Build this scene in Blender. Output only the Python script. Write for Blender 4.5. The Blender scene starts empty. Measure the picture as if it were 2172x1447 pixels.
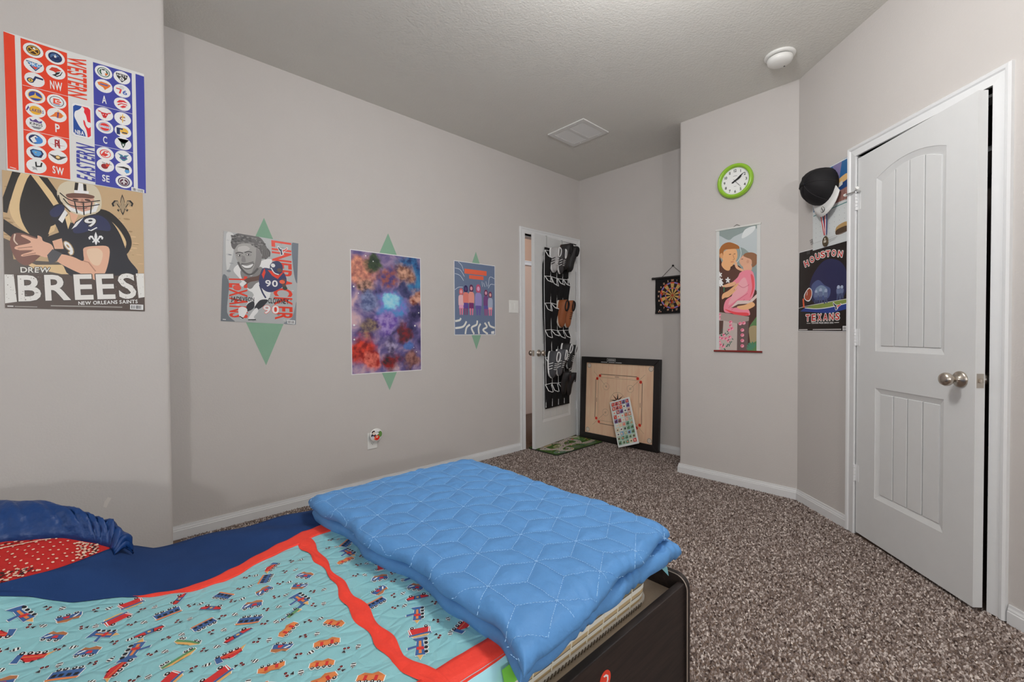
import bpy, bmesh, math, random
import numpy as np
from mathutils import Vector, Matrix
random.seed(7); rng = np.random.default_rng(7)
SC = bpy.context.scene; COL = SC.collection
PI = math.pi

# ------------------------------------------------------------------ camera, light, exposure
H = 2.74                       # ceiling height
Y0, X0, X1 = 2.964, 3.778, 3.325   # long left wall, recessed back wall, clock wall
YC, YD = 1.618, 0.813          # clock wall runs from YC to YD
XJ, YJ = 0.225, 2.5            # corner of the nearer left wall
ANG = 0.8189                   # direction of the angled closet wall
CX0, CY0 = -3.2, -2.4          # window wall and the wall behind the camera
FPX, YAW, PITCH, ROLL, CAMH = 929.19, 0.8181, 0.0163, -0.0054, 1.0985
cam = bpy.data.cameras.new('camera'); cam.sensor_width = 36.0; cam.lens = FPX / 2172 * 36.0
cam.clip_start = 0.02
camo = bpy.data.objects.new('camera', cam); COL.objects.link(camo)
_f = Vector((math.cos(YAW) * math.cos(PITCH), math.sin(YAW) * math.cos(PITCH), -math.sin(PITCH)))
_r = Vector((math.sin(YAW), -math.cos(YAW), 0)); _u = _r.cross(_f)
_r2 = _r * math.cos(ROLL) + _u * math.sin(ROLL); _u2 = -_r * math.sin(ROLL) + _u * math.cos(ROLL)
camo.matrix_world = Matrix(((_r2.x, _u2.x, -_f.x, 0), (_r2.y, _u2.y, -_f.y, 0), (_r2.z, _u2.z, -_f.z, CAMH), (0, 0, 0, 1)))
SC.camera = camo
world = bpy.data.worlds.new('world'); SC.world = world; world.use_nodes = True
world.node_tree.nodes['Background'].inputs[0].default_value = (0.75, 0.85, 1.0, 1)
world.node_tree.nodes['Background'].inputs[1].default_value = 1.0
def area_light(name, loc, target, sx, sy, watt, col=(1, 1, 1)):
    l = bpy.data.lights.new(name, 'AREA'); l.shape = 'RECTANGLE'; l.size = sx; l.size_y = sy; l.energy = watt; l.color = col
    o = bpy.data.objects.new(name, l); COL.objects.link(o); o.location = loc
    o.rotation_euler = (Vector(target) - Vector(loc)).to_track_quat('-Z', 'Y').to_euler(); return o
area_light('daylight_window', (CX0 + 0.06, 0.35, 1.45), (3, 0.6, 1.4), 2.4, 1.5, 14, (0.95, 0.98, 1.0))
area_light('side_daylight_fill', (0.6, CY0 + 0.06, 1.5), (0.9, 3, 1.4), 2.2, 1.4, 9, (0.97, 0.985, 1.0))  # off-frame fill added behind the camera, placed to even out wall brightness
fl = bpy.data.lights.new('photographer_flash', 'POINT'); fl.energy = 66; fl.shadow_soft_size = 0.06; fl.color = (1.0, 0.985, 0.97)
flo = bpy.data.objects.new('photographer_flash', fl); COL.objects.link(flo); flo.location = (-1.13, -2.25, 1.6)
cl_ = bpy.data.lights.new('added_ceiling_fill', 'POINT'); cl_.energy = 42; cl_.shadow_soft_size = 0.14; cl_.color = (1.0, 0.99, 0.985)  # fill light added just out of view to lift the far walls
clo = bpy.data.objects.new('added_ceiling_fill', cl_); COL.objects.link(clo); clo.location = (1.30, 0.62, 2.40)
vs = SC.view_settings; vs.view_transform = 'Standard'; vs.look = 'None'; vs.gamma = 1.0; vs.use_curve_mapping = False
vs.exposure = 0.20
SC.cycles.max_bounces = 7; SC.cycles.diffuse_bounces = 5; SC.cycles.glossy_bounces = 3

# ------------------------------------------------------------------ materials
ILL = 0.70      # linear value a fully white sheet shows at in the photograph
def lin(c): return tuple((v / 255 / 12.92) if v <= 10 else ((v / 255 + 0.055) / 1.055) ** 2.4 for v in c[:3])
def alb(c): return tuple(min(0.92, v / ILL) for v in lin(c))
MATS = {}
def M(c, rough=0.55, spec=0.3, metal=0.0, name=None):
    """plain material for a photographed colour c (sRGB 0-255), with a faint procedural grain"""
    key = (tuple(c), rough, spec, metal)
    if key in MATS: return MATS[key]
    m = bpy.data.materials.new(name or 'tone_%02x%02x%02x' % tuple(int(v) for v in c)); m.use_nodes = True
    b = m.node_tree.nodes['Principled BSDF']; a = alb(c)
    b.inputs['Base Color'].default_value = (*a, 1); b.inputs['Roughness'].default_value = rough
    b.inputs['Specular IOR Level'].default_value = spec; b.inputs['Metallic'].default_value = metal
    MATS[key] = m; return m
def nodes(m): return m.node_tree.nodes, m.node_tree.links
def grain(name, c, amp=0.06, scale=40, rough=0.6, spec=0.3, bump=0.0, bscale=None, metal=0.0, dist=0.002, detail=3):
    """material with noise in its tone and a fine relief"""
    m = bpy.data.materials.new(name); m.use_nodes = True; n, l = nodes(m); b = n['Principled BSDF']
    a = alb(c); tc = n.new('ShaderNodeTexCoord'); tx = n.new('ShaderNodeTexNoise'); tx.inputs['Scale'].default_value = scale; tx.inputs['Detail'].default_value = detail
    cr = n.new('ShaderNodeMix'); cr.data_type = 'RGBA'
    cr.inputs[6].default_value = (*[v * (1 - amp) for v in a], 1); cr.inputs[7].default_value = (*[min(.95, v * (1 + amp)) for v in a], 1)
    l.new(tc.outputs['Object'], tx.inputs['Vector']); l.new(tx.outputs['Fac'], cr.inputs[0]); l.new(cr.outputs[2], b.inputs['Base Color'])
    b.inputs['Roughness'].default_value = rough; b.inputs['Specular IOR Level'].default_value = spec; b.inputs['Metallic'].default_value = metal
    if bump:
        t2 = n.new('ShaderNodeTexNoise'); t2.inputs['Scale'].default_value = bscale or scale; t2.inputs['Detail'].default_value = 4
        bp = n.new('ShaderNodeBump'); bp.inputs['Strength'].default_value = bump; bp.inputs['Distance'].default_value = dist
        l.new(tc.outputs['Object'], t2.inputs['Vector']); l.new(t2.outputs['Fac'], bp.inputs['Height']); l.new(bp.outputs['Normal'], b.inputs['Normal'])
    return m
WALL = grain('wall_paint', (176, 172, 169), 0.02, 6, 0.75, 0.2, 0.35, 130)
CEIL = grain('ceiling_paint', (192, 191, 186), 0.02, 8, 0.85, 0.1, 0.6, 90, dist=0.004)
TRIM = grain('white_trim_paint', (196, 197, 198), 0.02, 30, 0.35, 0.5)
DOORM = grain('white_door_paint', (190, 191, 191), 0.02, 20, 0.4, 0.5, 0.1, 220)
PLASTIC = grain('white_plastic', (205, 205, 202), 0.02, 30, 0.3, 0.5)
NICKEL = grain('brushed_nickel', (170, 162, 152), 0.08, 60, 0.28, 0.5, metal=1.0)
STEEL = grain('steel', (175, 175, 175), 0.05, 60, 0.3, 0.5, metal=1.0)
BLACKFAB = grain('black_fabric', (26, 25, 26), 0.25, 90, 0.85, 0.2, 0.3, 300)
BLACKLAQ = grain('black_lacquer', (24, 21, 21), 0.2, 20, 0.35, 0.5)
GLASS = bpy.data.materials.new('window_glass'); GLASS.use_nodes = True; GLASS.node_tree.nodes['Principled BSDF'].inputs['Transmission Weight'].default_value = 1.0; GLASS.node_tree.nodes['Principled BSDF'].inputs['Roughness'].default_value = 0.02
DARKWOOD = bpy.data.materials.new('dark_brown_wood'); DARKWOOD.use_nodes = True
def wood(m, c1, c2, scale, stretch, rough=0.45):
    n, l = nodes(m); b = n['Principled BSDF']; tc = n.new('ShaderNodeTexCoord'); mp = n.new('ShaderNodeMapping'); mp.inputs['Scale'].default_value = stretch
    tx = n.new('ShaderNodeTexNoise'); tx.inputs['Scale'].default_value = scale; tx.inputs['Detail'].default_value = 5; tx.inputs['Distortion'].default_value = 1.2
    cr = n.new('ShaderNodeValToRGB'); cr.color_ramp.elements[0].position = .35; cr.color_ramp.elements[1].position = .65
    cr.color_ramp.elements[0].color = (*alb(c1), 1); cr.color_ramp.elements[1].color = (*alb(c2), 1)
    l.new(tc.outputs['Object'], mp.inputs['Vector']); l.new(mp.outputs['Vector'], tx.inputs['Vector']); l.new(tx.outputs['Fac'], cr.inputs[0]); l.new(cr.outputs[0], b.inputs['Base Color'])
    b.inputs['Roughness'].default_value = rough
wood(DARKWOOD, (24, 18, 17), (40, 31, 28), 6, (1, 8, 14), .55)
PLY = bpy.data.materials.new('carrom_plywood'); PLY.use_nodes = True
wood(PLY, (204, 168, 140), (218, 182, 154), 3, (4, 8, 1), 0.3)
PARTICLE = grain('particle_board', (176, 160, 140), 0.1, 200, 0.8)

# ------------------------------------------------------------------ mesh helpers
def link(name, verts, faces, mats, parent=None, fm=None, smooth=False):
    me = bpy.data.meshes.new(name); me.from_pydata([tuple(v) for v in verts], [], [tuple(f) for f in faces])
    for m in (mats if isinstance(mats, (list, tuple)) else [mats]): me.materials.append(m)
    if fm is not None: me.polygons.foreach_set('material_index', fm)
    if smooth: me.polygons.foreach_set('use_smooth', [True] * len(me.polygons))
    me.update(); o = bpy.data.objects.new(name, me); COL.objects.link(o)
    if parent is not None: adopt(o, parent)
    return o
def adopt(o, p):
    o.parent = p; o.matrix_parent_inverse = world_of(p).inverted()
def world_of(o):
    m = o.matrix_basis.copy()
    return world_of(o.parent) @ o.matrix_parent_inverse @ m if o.parent else m
def tag(o, label=None, cat=None, group=None, kind=None):
    if label: o['label'] = label
    if cat: o['category'] = cat
    if group: o['group'] = group
    if kind: o['kind'] = kind
    return o
def thing(name, loc, label=None, cat=None, group=None, kind=None):
    e = bpy.data.objects.new(name, None); e.location = loc; e.empty_display_size = 0.05; COL.objects.link(e)
    return tag(e, label, cat, group, kind)
class MB:
    """collects solid pieces of one part"""
    def __init__(s): s.v = []; s.f = []; s.m = []
    def add(s, v, f, mi=0):
        k = len(s.v); s.v += [tuple(p) for p in v]; s.f += [tuple(i + k for i in q) for q in f]; s.m += [mi] * len(f); return s
    def box(s, a, b, fr=None, mi=0):
        (x0, y0, z0), (x1, y1, z1) = a, b
        v = [(x0, y0, z0), (x1, y0, z0), (x1, y1, z0), (x0, y1, z0), (x0, y0, z1), (x1, y0, z1), (x1, y1, z1), (x0, y1, z1)]
        if fr: v = [fr(*p) for p in v]
        return s.add(v, [(0, 3, 2, 1), (4, 5, 6, 7), (0, 1, 5, 4), (1, 2, 6, 5), (2, 3, 7, 6), (3, 0, 4, 7)], mi)
    def prism(s, pts, a, b, fr, mi=0):
        """polygon pts (u,z) pushed from depth a to b in frame fr(u,n,z)"""
        n = len(pts); v = [fr(u, a, z) for u, z in pts] + [fr(u, b, z) for u, z in pts]
        return s.add(v, [tuple(range(n))[::-1], tuple(range(n, 2 * n))] + [(i, (i + 1) % n, n + (i + 1) % n, n + i) for i in range(n)], mi)
    def tube(s, pts, r, seg=8, mi=0, closed=False):
        pts = [Vector(p) for p in pts]; n = len(pts); base = len(s.v); rr = r if isinstance(r, (list, tuple)) else [r] * n
        up = None
        for i, p in enumerate(pts):
            t = (pts[(i + 1) % n] - pts[i - 1]) if closed else (pts[min(i + 1, n - 1)] - pts[max(i - 1, 0)])
            if t.length < 1e-9: t = Vector((0, 0, 1))
            t.normalize()
            if up is None: up = t.orthogonal().normalized()
            up = (up - t * up.dot(t)); up = up.normalized() if up.length > 1e-6 else t.orthogonal().normalized()
            w = t.cross(up)
            for k in range(seg):
                a = 2 * PI * k / seg; s.v.append(tuple(p + (up * math.cos(a) + w * math.sin(a)) * rr[i]))
        for i in range(n if closed else n - 1):
            for k in range(seg):
                a, b = base + i * seg, base + ((i + 1) % n) * seg
                s.f.append((a + k, a + (k + 1) % seg, b + (k + 1) % seg, b + k)); s.m.append(mi)
        if not closed:
            s.f.append(tuple(base + k for k in range(seg))[::-1]); s.f.append(tuple(base + (n - 1) * seg + k for k in range(seg))); s.m += [mi, mi]
        return s
    def lathe(s, prof, fr, seg=24, mi=0, caps=True):
        """prof (r, n) about the axis of frame fr(u,n,z) at u=z=0"""
        base = len(s.v); n = len(prof)
        for r, d in prof:
            for k in range(seg): s.v.append(tuple(fr(r * math.cos(2 * PI * k / seg), d, r * math.sin(2 * PI * k / seg))))
        for i in range(n - 1):
            for k in range(seg):
                a, b = base + i * seg, base + (i + 1) * seg
                s.f.append((a + k, a + (k + 1) % seg, b + (k + 1) % seg, b + k)); s.m.append(mi)
        if caps: s.f.append(tuple(base + k for k in range(seg))[::-1]); s.f.append(tuple(base + (n - 1) * seg + k for k in range(seg))); s.m += [mi, mi]
        return s
    def build(s, name, mats, parent=None, smooth=False, bevel=0.0):
        o = link(name, s.v, s.f, mats, parent, s.m, smooth)
        bm = bmesh.new(); bm.from_mesh(o.data); bmesh.ops.recalc_face_normals(bm, faces=bm.faces)
        if bevel: bmesh.ops.bevel(bm, geom=[e for e in bm.edges if e.is_manifold and e.calc_face_angle(0) > .6], offset=bevel, segments=2, profile=.5, affect='EDGES')
        bm.to_mesh(o.data); bm.free()
        if smooth: o.data.polygons.foreach_set('use_smooth', [True] * len(o.data.polygons))
        return o
def frame(O, U, N):
    """(u along, n out of the surface, z up) -> world"""
    O, U, N = Vector(O), Vector(U).normalized(), Vector(N).normalized()
    return lambda u, n, z: O + U * u + N * n + Vector((0, 0, z))
LEFTW = frame((0, Y0, 0), (1, 0, 0), (0, -1, 0))
JOGW = frame((0, YJ, 0), (1, 0, 0), (0, -1, 0))
BACKW = frame((X0, 0, 0), (0, -1, 0), (-1, 0, 0))       # u = -y
CLOCKW = frame((X1, 0, 0), (0, -1, 0), (-1, 0, 0))
D45 = Vector((-math.cos(ANG), -math.sin(ANG), 0)); N45 = Vector((-math.sin(ANG), math.cos(ANG), 0)); B45 = Vector((X1, YD, 0))
CLOSW = frame(B45, D45, N45)
WORLD = lambda x, y, z: Vector((x, y, z))

# ------------------------------------------------------------------ glyphs and flat print
GLYPH = {}
def make_glyphs(chars):
    cu = bpy.data.curves.new('glyph', 'FONT'); cu.size = 1; cu.offset = 0.022; cu.resolution_u = 3
    ob = bpy.data.objects.new('glyph', cu); COL.objects.link(ob)
    for ch in chars:
        cu.body = ch; dg = bpy.context.evaluated_depsgraph_get(); dg.update()
        me = bpy.data.meshes.new_from_object(ob.evaluated_get(dg))
        v = [(p.co.x, p.co.y) for p in me.vertices]; f = [tuple(q.vertices) for q in me.polygons]
        x0 = min(p[0] for p in v); x1 = max(p[0] for p in v)
        GLYPH[ch] = ([(x - x0, y) for x, y in v], f, x1 - x0); bpy.data.meshes.remove(me)
    bpy.data.objects.remove(ob); bpy.data.curves.remove(cu)
make_glyphs('ABCDEFGHIJKLMNOPQRSTUVWXYZ0123456789')
def text_geo(s):
    x = 0; V = []; F = []
    for ch in s:
        if ch == ' ': x += .3; continue
        v, f, w = GLYPH[ch]; k = len(V); V += [(a + x, b) for a, b in v]; F += [tuple(i + k for i in q) for q in f]; x += w + .09
    W = max(a for a, b in V); y0 = min(b for a, b in V); y1 = max(b for a, b in V)
    return [(a / W, (b - y0) / (y1 - y0)) for a, b in V], F
def aspect(s):
    w = sum(GLYPH[c][2] + .09 for c in s) - .09; return w / .72
def homog(src, dst):
    A = []; b = []
    for (x, y), (u, v) in zip(src, dst):
        A += [[x, y, 1, 0, 0, 0, -u * x, -u * y], [0, 0, 0, x, y, 1, -v * x, -v * y]]; b += [u, v]
    h = np.linalg.solve(np.array(A, float), np.array(b, float)); Hm = np.append(h, 1).reshape(3, 3)
    def f(x, y):
        p = Hm @ (x, y, 1); return p[0] / p[2], p[1] / p[2]
    return f
class Art:
    """flat print drawn on a sheet: drawing coordinates -> sheet (0..w, 0..h) -> frame"""
    def __init__(s, quad, w, h, fr, lift=0.0005):
        s.w, s.h = w, h; s.fr = fr; s.map = homog(quad, [(0, h), (w, h), (w, 0), (0, 0)]); s.v = []; s.f = []; s.m = []; s.mats = []; s.k = lift
    def mi(s, c):
        m = c if isinstance(c, bpy.types.Material) else M(c, 0.35, 0.35)
        if m not in s.mats: s.mats.append(m)
        return s.mats.index(m)
    def raw(s, uv, faces, c, clip=True):
        k = len(s.v); s.k += 6e-6; q = []
        for u, v in uv:
            if clip: u = min(max(u, 0), s.w); v = min(max(v, 0), s.h)
            s.v.append(tuple(s.fr(u, s.k, v)))
        s.f += [tuple(i + k for i in f) for f in faces]; s.m += [s.mi(c)] * len(faces); return s
    def poly(s, c, pts): return s.raw([s.map(*p) for p in pts], [tuple(range(len(pts)))], c)
    def smooth(s, c, pts, n=4):
        """closed smooth outline through pts"""
        P = [s.map(*p) for p in pts]; m = len(P); out = []
        for i in range(m):
            p0, p1, p2, p3 = P[i - 1], P[i], P[(i + 1) % m], P[(i + 2) % m]
            for t in np.linspace(0, 1, n, endpoint=False):
                out.append(tuple(.5 * ((2 * p1[a]) + (-p0[a] + p2[a]) * t + (2 * p0[a] - 5 * p1[a] + 4 * p2[a] - p3[a]) * t * t + (-p0[a] + 3 * p1[a] - 3 * p2[a] + p3[a]) * t ** 3) for a in (0, 1)))
        return s.raw(out, [tuple(range(len(out)))], c)
    def disc(s, c, p, r, ry=None, n=20):
        u, v = s.map(*p); ry = ry or r
        return s.raw([(u + r * math.cos(2 * PI * i / n), v + ry * math.sin(2 * PI * i / n)) for i in range(n)], [tuple(range(n))], c)
    def ring(s, c, p, r, w, n=28, a0=0, a1=2 * PI):
        u, v = s.map(*p); V = []; F = []
        for i in range(n + 1):
            a = a0 + (a1 - a0) * i / n
            V += [(u + r * math.cos(a), v + r * math.sin(a)), (u + (r - w) * math.cos(a), v + (r - w) * math.sin(a))]
            if i: F.append((2 * i - 2, 2 * i, 2 * i + 1, 2 * i - 1))
        return s.raw(V, F, c)
    def line(s, c, pts, w):
        P = [Vector(s.map(*p)) for p in pts]; V = []; F = []
        for i, p in enumerate(P):
            t = P[min(i + 1, len(P) - 1)] - P[max(i - 1, 0)]; t = t.normalized() if t.length > 0 else Vector((1, 0)); nn = Vector((-t.y, t.x)) * w / 2
            V += [tuple(p + nn), tuple(p - nn)]
            if i: F.append((2 * i - 2, 2 * i, 2 * i + 1, 2 * i - 1))
        return s.raw(V, F, c)
    def curve(s, c, pts, w, n=5):
        out = []; m = len(pts)
        for i in range(m - 1):
            p0, p1, p2, p3 = pts[max(i - 1, 0)], pts[i], pts[i + 1], pts[min(i + 2, m - 1)]
            for t in np.linspace(0, 1, n, endpoint=False):
                out.append(tuple(.5 * ((2 * p1[a]) + (-p0[a] + p2[a]) * t + (2 * p0[a] - 5 * p1[a] + 4 * p2[a] - p3[a]) * t * t + (-p0[a] + 3 * p1[a] - 3 * p2[a] + p3[a]) * t ** 3) for a in (0, 1)))
        return s.line(c, out + [pts[-1]], w)
    def text(s, c, t, tl, tr, br, bl, outline=None, ow=0.0):
        V, F = text_geo(t); q = homog([(0, 1), (1, 1), (1, 0), (0, 0)], [tl, tr, br, bl])
        uv = [s.map(*q(a, b)) for a, b in V]
        if outline is not None:
            for k in range(8):
                s.raw([(u + ow * math.cos(k * PI / 4), v + ow * math.sin(k * PI / 4)) for u, v in uv], F, outline); s.k -= 5e-6
            s.k += 6e-6
        return s.raw(uv, F, c)
    def fleur(s, c, p, sx, sy):
        """three-petalled lily emblem, sx by sy in drawing units"""
        L = [(0, 1), (.13, .62), (.2, .25), (.12, -.1), (.3, .1), (.42, .4), (.72, .42), (.97, .12), (.86, -.18), (.68, -.1), (.72, .1), (.55, .12), (.42, -.1), (.3, -.28), (.5, -.5), (.38, -.66), (.2, -.42), (.12, -.75), (0, -1)]
        pts = L + [(-a, b) for a, b in L[1:-1]][::-1]
        return s.poly(c, [(p[0] + a * sx / 2, p[1] - b * sy / 2) for a, b in pts])
    def barcode(s, quad):
        s.poly((225, 225, 222), quad); q = homog([(0, 0), (1, 0), (1, 1), (0, 1)], quad); x = .1
        while x < .88:
            w = random.uniform(.02, .07); s.poly((30, 30, 32), [q(x, .15), q(x + w, .15), q(x + w, .85), q(x, .85)]); x += w + random.uniform(.03, .07)
    def build(s, name, parent):
        o = link(name, s.v, s.f, s.mats, parent, s.m); o['kind'] = 'stuff'; return o
def sheet_frame(wall, u, z, rot=0.0):
    """frame of a flat sheet hung on a wall with its lower left corner at (u,z)"""
    c, s = math.cos(rot), math.sin(rot)
    return lambda a, n, b: wall(u + a * c - b * s, n, z + a * s + b * c)
def paper(name, fr, w, h, label, cat, base, thick=0.0009, group=None, lift=0.0016):
    e = thing(name, tuple(fr(w / 2, 0.001, 0)), label, cat, group)
    MB().box((0, lift - thick, 0), (w, lift, h), fr).build('sheet', M(base, 0.35, 0.35), e)
    return e

# ================================================================== THE ROOM
def slab(name, pts, a, b, fr, mat, kind='structure'):
    o = MB().prism(pts, a, b, fr).build(name, mat); o['kind'] = kind; return o
D1A, D1B, D1H = 2.935, 3.715, 2.05      # bedroom door opening in the left wall
S2A, S2B, S2H = 0.492, 1.165, 2.045     # closet door opening in the angled wall
SEND = 1.75
slab('wall_left', [(XJ - .1, 0), (D1A, 0), (D1A, D1H), (D1B, D1H), (D1B, 0), (X0 + .1, 0), (X0 + .1, H), (XJ - .1, H)], -0.115, 0, LEFTW, WALL)
# nearer left wall with a rounded corner
jog = [(CX0 - .1, YJ), (XJ - .02, YJ)] + [(XJ - .02 + .02 * math.sin(a), YJ + .02 - .02 * math.cos(a)) for a in np.linspace(0.2, PI / 2, 6)] + [(XJ, Y0 + .05), (CX0 - .1, Y0 + .05)]
HZ = lambda u, n, z: Vector((u, z, n))
slab('wall_left_near', jog, 0, H, HZ, WALL)
slab('wall_back', [(-(Y0 + .1), 0), (-(YC - .1), 0), (-(YC - .1), H), (-(Y0 + .1), H)], -0.1, 0, BACKW, WALL)
cor = [(X1, YD), (X1, YC - .015)] + [(X1 + .015 - .015 * math.cos(a), YC - .015 + .015 * math.sin(a)) for a in np.linspace(0.2, PI / 2, 5)] + [(X0 + .05, YC), (X0 + .05, YD - .05), (X1 + .05, YD - .05)]
slab('wall_clock', cor, 0, H, HZ, WALL)
slab('wall_closet', [(-.02, 0), (S2A, 0), (S2A, S2H), (S2B, S2H), (S2B, 0), (SEND, 0), (SEND, H), (-.02, H)], -0.11, 0, CLOSW, WALL)
pe = CLOSW(SEND, 0, 0)
slab('wall_right', [(pe.y + .05, 0), (CY0 - .1, 0), (CY0 - .1, H), (pe.y + .05, H)], 0, .1, frame((pe.x, 0, 0), (0, 1, 0), (1, 0, 0)), WALL)
def holed(name, u0, u1, hu0, hu1, hz0, hz1, fr):
    m = MB(); m.box((u0, -.12, 0), (hu0, 0, H), fr); m.box((hu1, -.12, 0), (u1, 0, H), fr); m.box((hu0, -.12, 0), (hu1, 0, hz0), fr); m.box((hu0, -.12, hz1), (hu1, 0, H), fr)
    o = m.build(name, WALL); o['kind'] = 'structure'
WINW = frame((CX0, 0, 0), (0, 1, 0), (1, 0, 0)); REARW = frame((0, CY0, 0), (1, 0, 0), (0, 1, 0))
holed('wall_window', CY0 - .1, YJ + .1, -.9, 1.6, .65, 2.25, WINW)
holed('wall_behind', CX0 - .1, pe.x + .1, -.55, 1.75, .75, 2.25, REARW)
for i, (fr, a, b, z0, z1) in enumerate([(WINW, -.9, 1.6, .65, 2.25), (REARW, -.55, 1.75, .75, 2.25)]):  # the rear window is an unseen addition around the side fill
    w = thing('window_%d' % (i + 1), tuple(fr((a + b) / 2, 0, z0)), kind='structure')
    m = MB(); m.box((a, -.09, z0), (a + .04, -.03, z1), fr).box((b - .04, -.09, z0), (b, -.03, z1), fr).box((a + .04, -.09, z0), (b - .04, -.03, z0 + .04), fr).box((a + .04, -.09, z1 - .04), (b - .04, -.03, z1), fr).box((a + .04, -.08, (z0 + z1) / 2 - .02), (b - .04, -.04, (z0 + z1) / 2 + .02), fr)
    m.build('window_frame', TRIM, w)
    for za, zb in ((z0 + .04, (z0 + z1) / 2 - .02), ((z0 + z1) / 2 + .02, z1 - .04)): MB().box((a + .04, -.062, za), (b - .04, -.058, zb), fr).build('pane', GLASS, w)
MB().box((CX0 - .1, CY0 - .1, H), (X0 + .1, Y0 + .12, H + .08)).build('ceiling', CEIL)['kind'] = 'structure'

# ---- carpet: base slab and cut pile
CARP = bpy.data.materials.new('carpet_pile'); CARP.use_nodes = True
n, l = nodes(CARP); b = n['Principled BSDF']; at = n.new('ShaderNodeAttribute'); at.attribute_name = 'tone'
cr = n.new('ShaderNodeValToRGB'); E_ = cr.color_ramp.elements
E_[0].color = (*alb((64, 53, 49)), 1); E_[1].color = (*alb((200, 190, 184)), 1)
e = E_.new(.45); e.color = (*alb((122, 109, 103)), 1)
l.new(at.outputs['Fac'], cr.inputs[0]); l.new(cr.outputs[0], b.inputs['Base Color']); b.inputs['Roughness'].default_value = .95; b.inputs['Specular IOR Level'].default_value = .05
CARPB = grain('carpet_base', (112, 95, 84), .45, 160, .95, .05, 1.0, 170, dist=.008)
MB().box((CX0 - .1, CY0 - .1, -.06), (X0 + .1, Y0 + .12, -.006)).build('floor', CARPB)['kind'] = 'structure'
def in_view(x, y):
    ok = (x < X0 - .012) & (y < Y0 - .012) & ((y > YC + .012) | (x < X1 - .012))
    ok &= ((x - B45.x) * N45.x + (y - B45.y) * N45.y) > .012
    ok &= ~((x < 1.15) & (y > .56) & (y < 1.63))
    ok &= (x * math.cos(YAW) + y * math.sin(YAW)) > .95
    return ok
sp = .0078
gx, gy = np.meshgrid(np.arange(.3, X0, sp), np.arange(-.75, Y0, sp)); gx = gx.ravel(); gy = gy.ravel()
gx = gx + rng.uniform(-.45, .45, gx.size) * sp; gy = gy + rng.uniform(-.45, .45, gy.size) * sp
k = in_view(gx, gy); gx, gy = gx[k], gy[k]; N = gx.size
aa = rng.uniform(0, 2 * PI, N); L_ = rng.uniform(.0042, .0075, N); W_ = rng.uniform(.0024, .0038, N); Hh = rng.uniform(.004, .0095, N); tone = np.clip(rng.normal(.46, .25, N), 0, 1)
ca, sa = np.cos(aa), np.sin(aa)
V = np.zeros((N, 6, 3)); tilt = rng.uniform(-.004, .004, (N, 2))
for j, (p, q_) in enumerate([(1, 0), (.2, 1), (-1, .3), (-.4, -1)]):
    V[:, j, 0] = gx + ca * L_ * p - sa * W_ * q_; V[:, j, 1] = gy + sa * L_ * p + ca * W_ * q_; V[:, j, 2] = -.007
for j, p in ((4, .35), (5, -.45)):
    V[:, j, 0] = gx + ca * L_ * p + tilt[:, 0]; V[:, j, 1] = gy + sa * L_ * p + tilt[:, 1]; V[:, j, 2] = -.006 + Hh * (1 if j == 4 else .8)
T = np.array([(0, 1, 4), (1, 5, 4), (1, 2, 5), (2, 3, 5), (3, 4, 5), (3, 0, 4)])
Fi = (T[None] + (np.arange(N) * 6)[:, None, None]).reshape(-1, 3)
me = bpy.data.meshes.new('carpet_pile'); me.vertices.add(N * 6); me.vertices.foreach_set('co', V.ravel())
me.loops.add(Fi.size); me.loops.foreach_set('vertex_index', Fi.ravel().astype(np.int32)); me.polygons.add(len(Fi))
me.polygons.foreach_set('loop_start', np.arange(0, Fi.size, 3, dtype=np.int32)); me.update(calc_edges=True)
at = me.attributes.new('tone', 'FLOAT', 'POINT'); at.data.foreach_set('value', np.repeat(tone, 6).astype(np.float32))
me.materials.append(CARP); cp = bpy.data.objects.new('carpet_pile', me); COL.objects.link(cp)
tag(cp, 'mottled brown and beige cut-pile carpet covering the bedroom floor', 'carpet', kind='stuff')

# ---- baseboards (profiled)
BBH = 0.068
def baseboard(name, path, ext=.011):
    """path of plan points, room side to the left; profile swept"""
    prof = [(0, -.004), (ext, -.004), (ext, BBH * .62), (ext * .8, BBH * .66), (ext * .8, BBH * .74), (ext * .55, BBH * .85), (ext * .45, BBH), (0, BBH)]
    P = [Vector((p[0], p[1], 0)) for p in path]; V = []; F = []; m = len(prof)
    for i, p in enumerate(P):
        t0 = (P[i] - P[i - 1]).normalized() if i else (P[1] - P[0]).normalized(); t1 = (P[i + 1] - P[i]).normalized() if i < len(P) - 1 else t0
        n0 = Vector((-t0.y, t0.x, 0)); n1 = Vector((-t1.y, t1.x, 0)); nn = (n0 + n1) / (1 + n0.dot(n1))
        for d, z in prof: V.append(p + nn * d + Vector((0, 0, z)))
        if i:
            for j in range(m): F.append(((i - 1) * m + j, (i - 1) * m + (j + 1) % m, i * m + (j + 1) % m, i * m + j))
    F += [tuple(range(m)), tuple(range((len(P) - 1) * m, len(P) * m))]
    mb = MB(); mb.add(V, F); o = mb.build(name, TRIM); o['kind'] = 'structure'
c0 = CLOSW(S2A - .057, 0, 0); c1 = CLOSW(S2B + .066, 0, 0)
baseboard('baseboard_left', [(D1A - .06, Y0), (XJ, Y0)])
baseboard('baseboard_left_near', [(XJ, Y0), (XJ, YJ), (CX0, YJ)])
baseboard('baseboard_back', [(X1 + .02, YC), (X0, YC), (X0, Y0 - .02)][0:3] if False else [(X0, YC), (X0, Y0)])
baseboard('baseboard_clock', [(c0.x, c0.y), (X1, YD), (X1, YC), (X0 - .012, YC)])
baseboard('baseboard_right', [(pe.x, pe.y), (c1.x, c1.y)])

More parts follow.
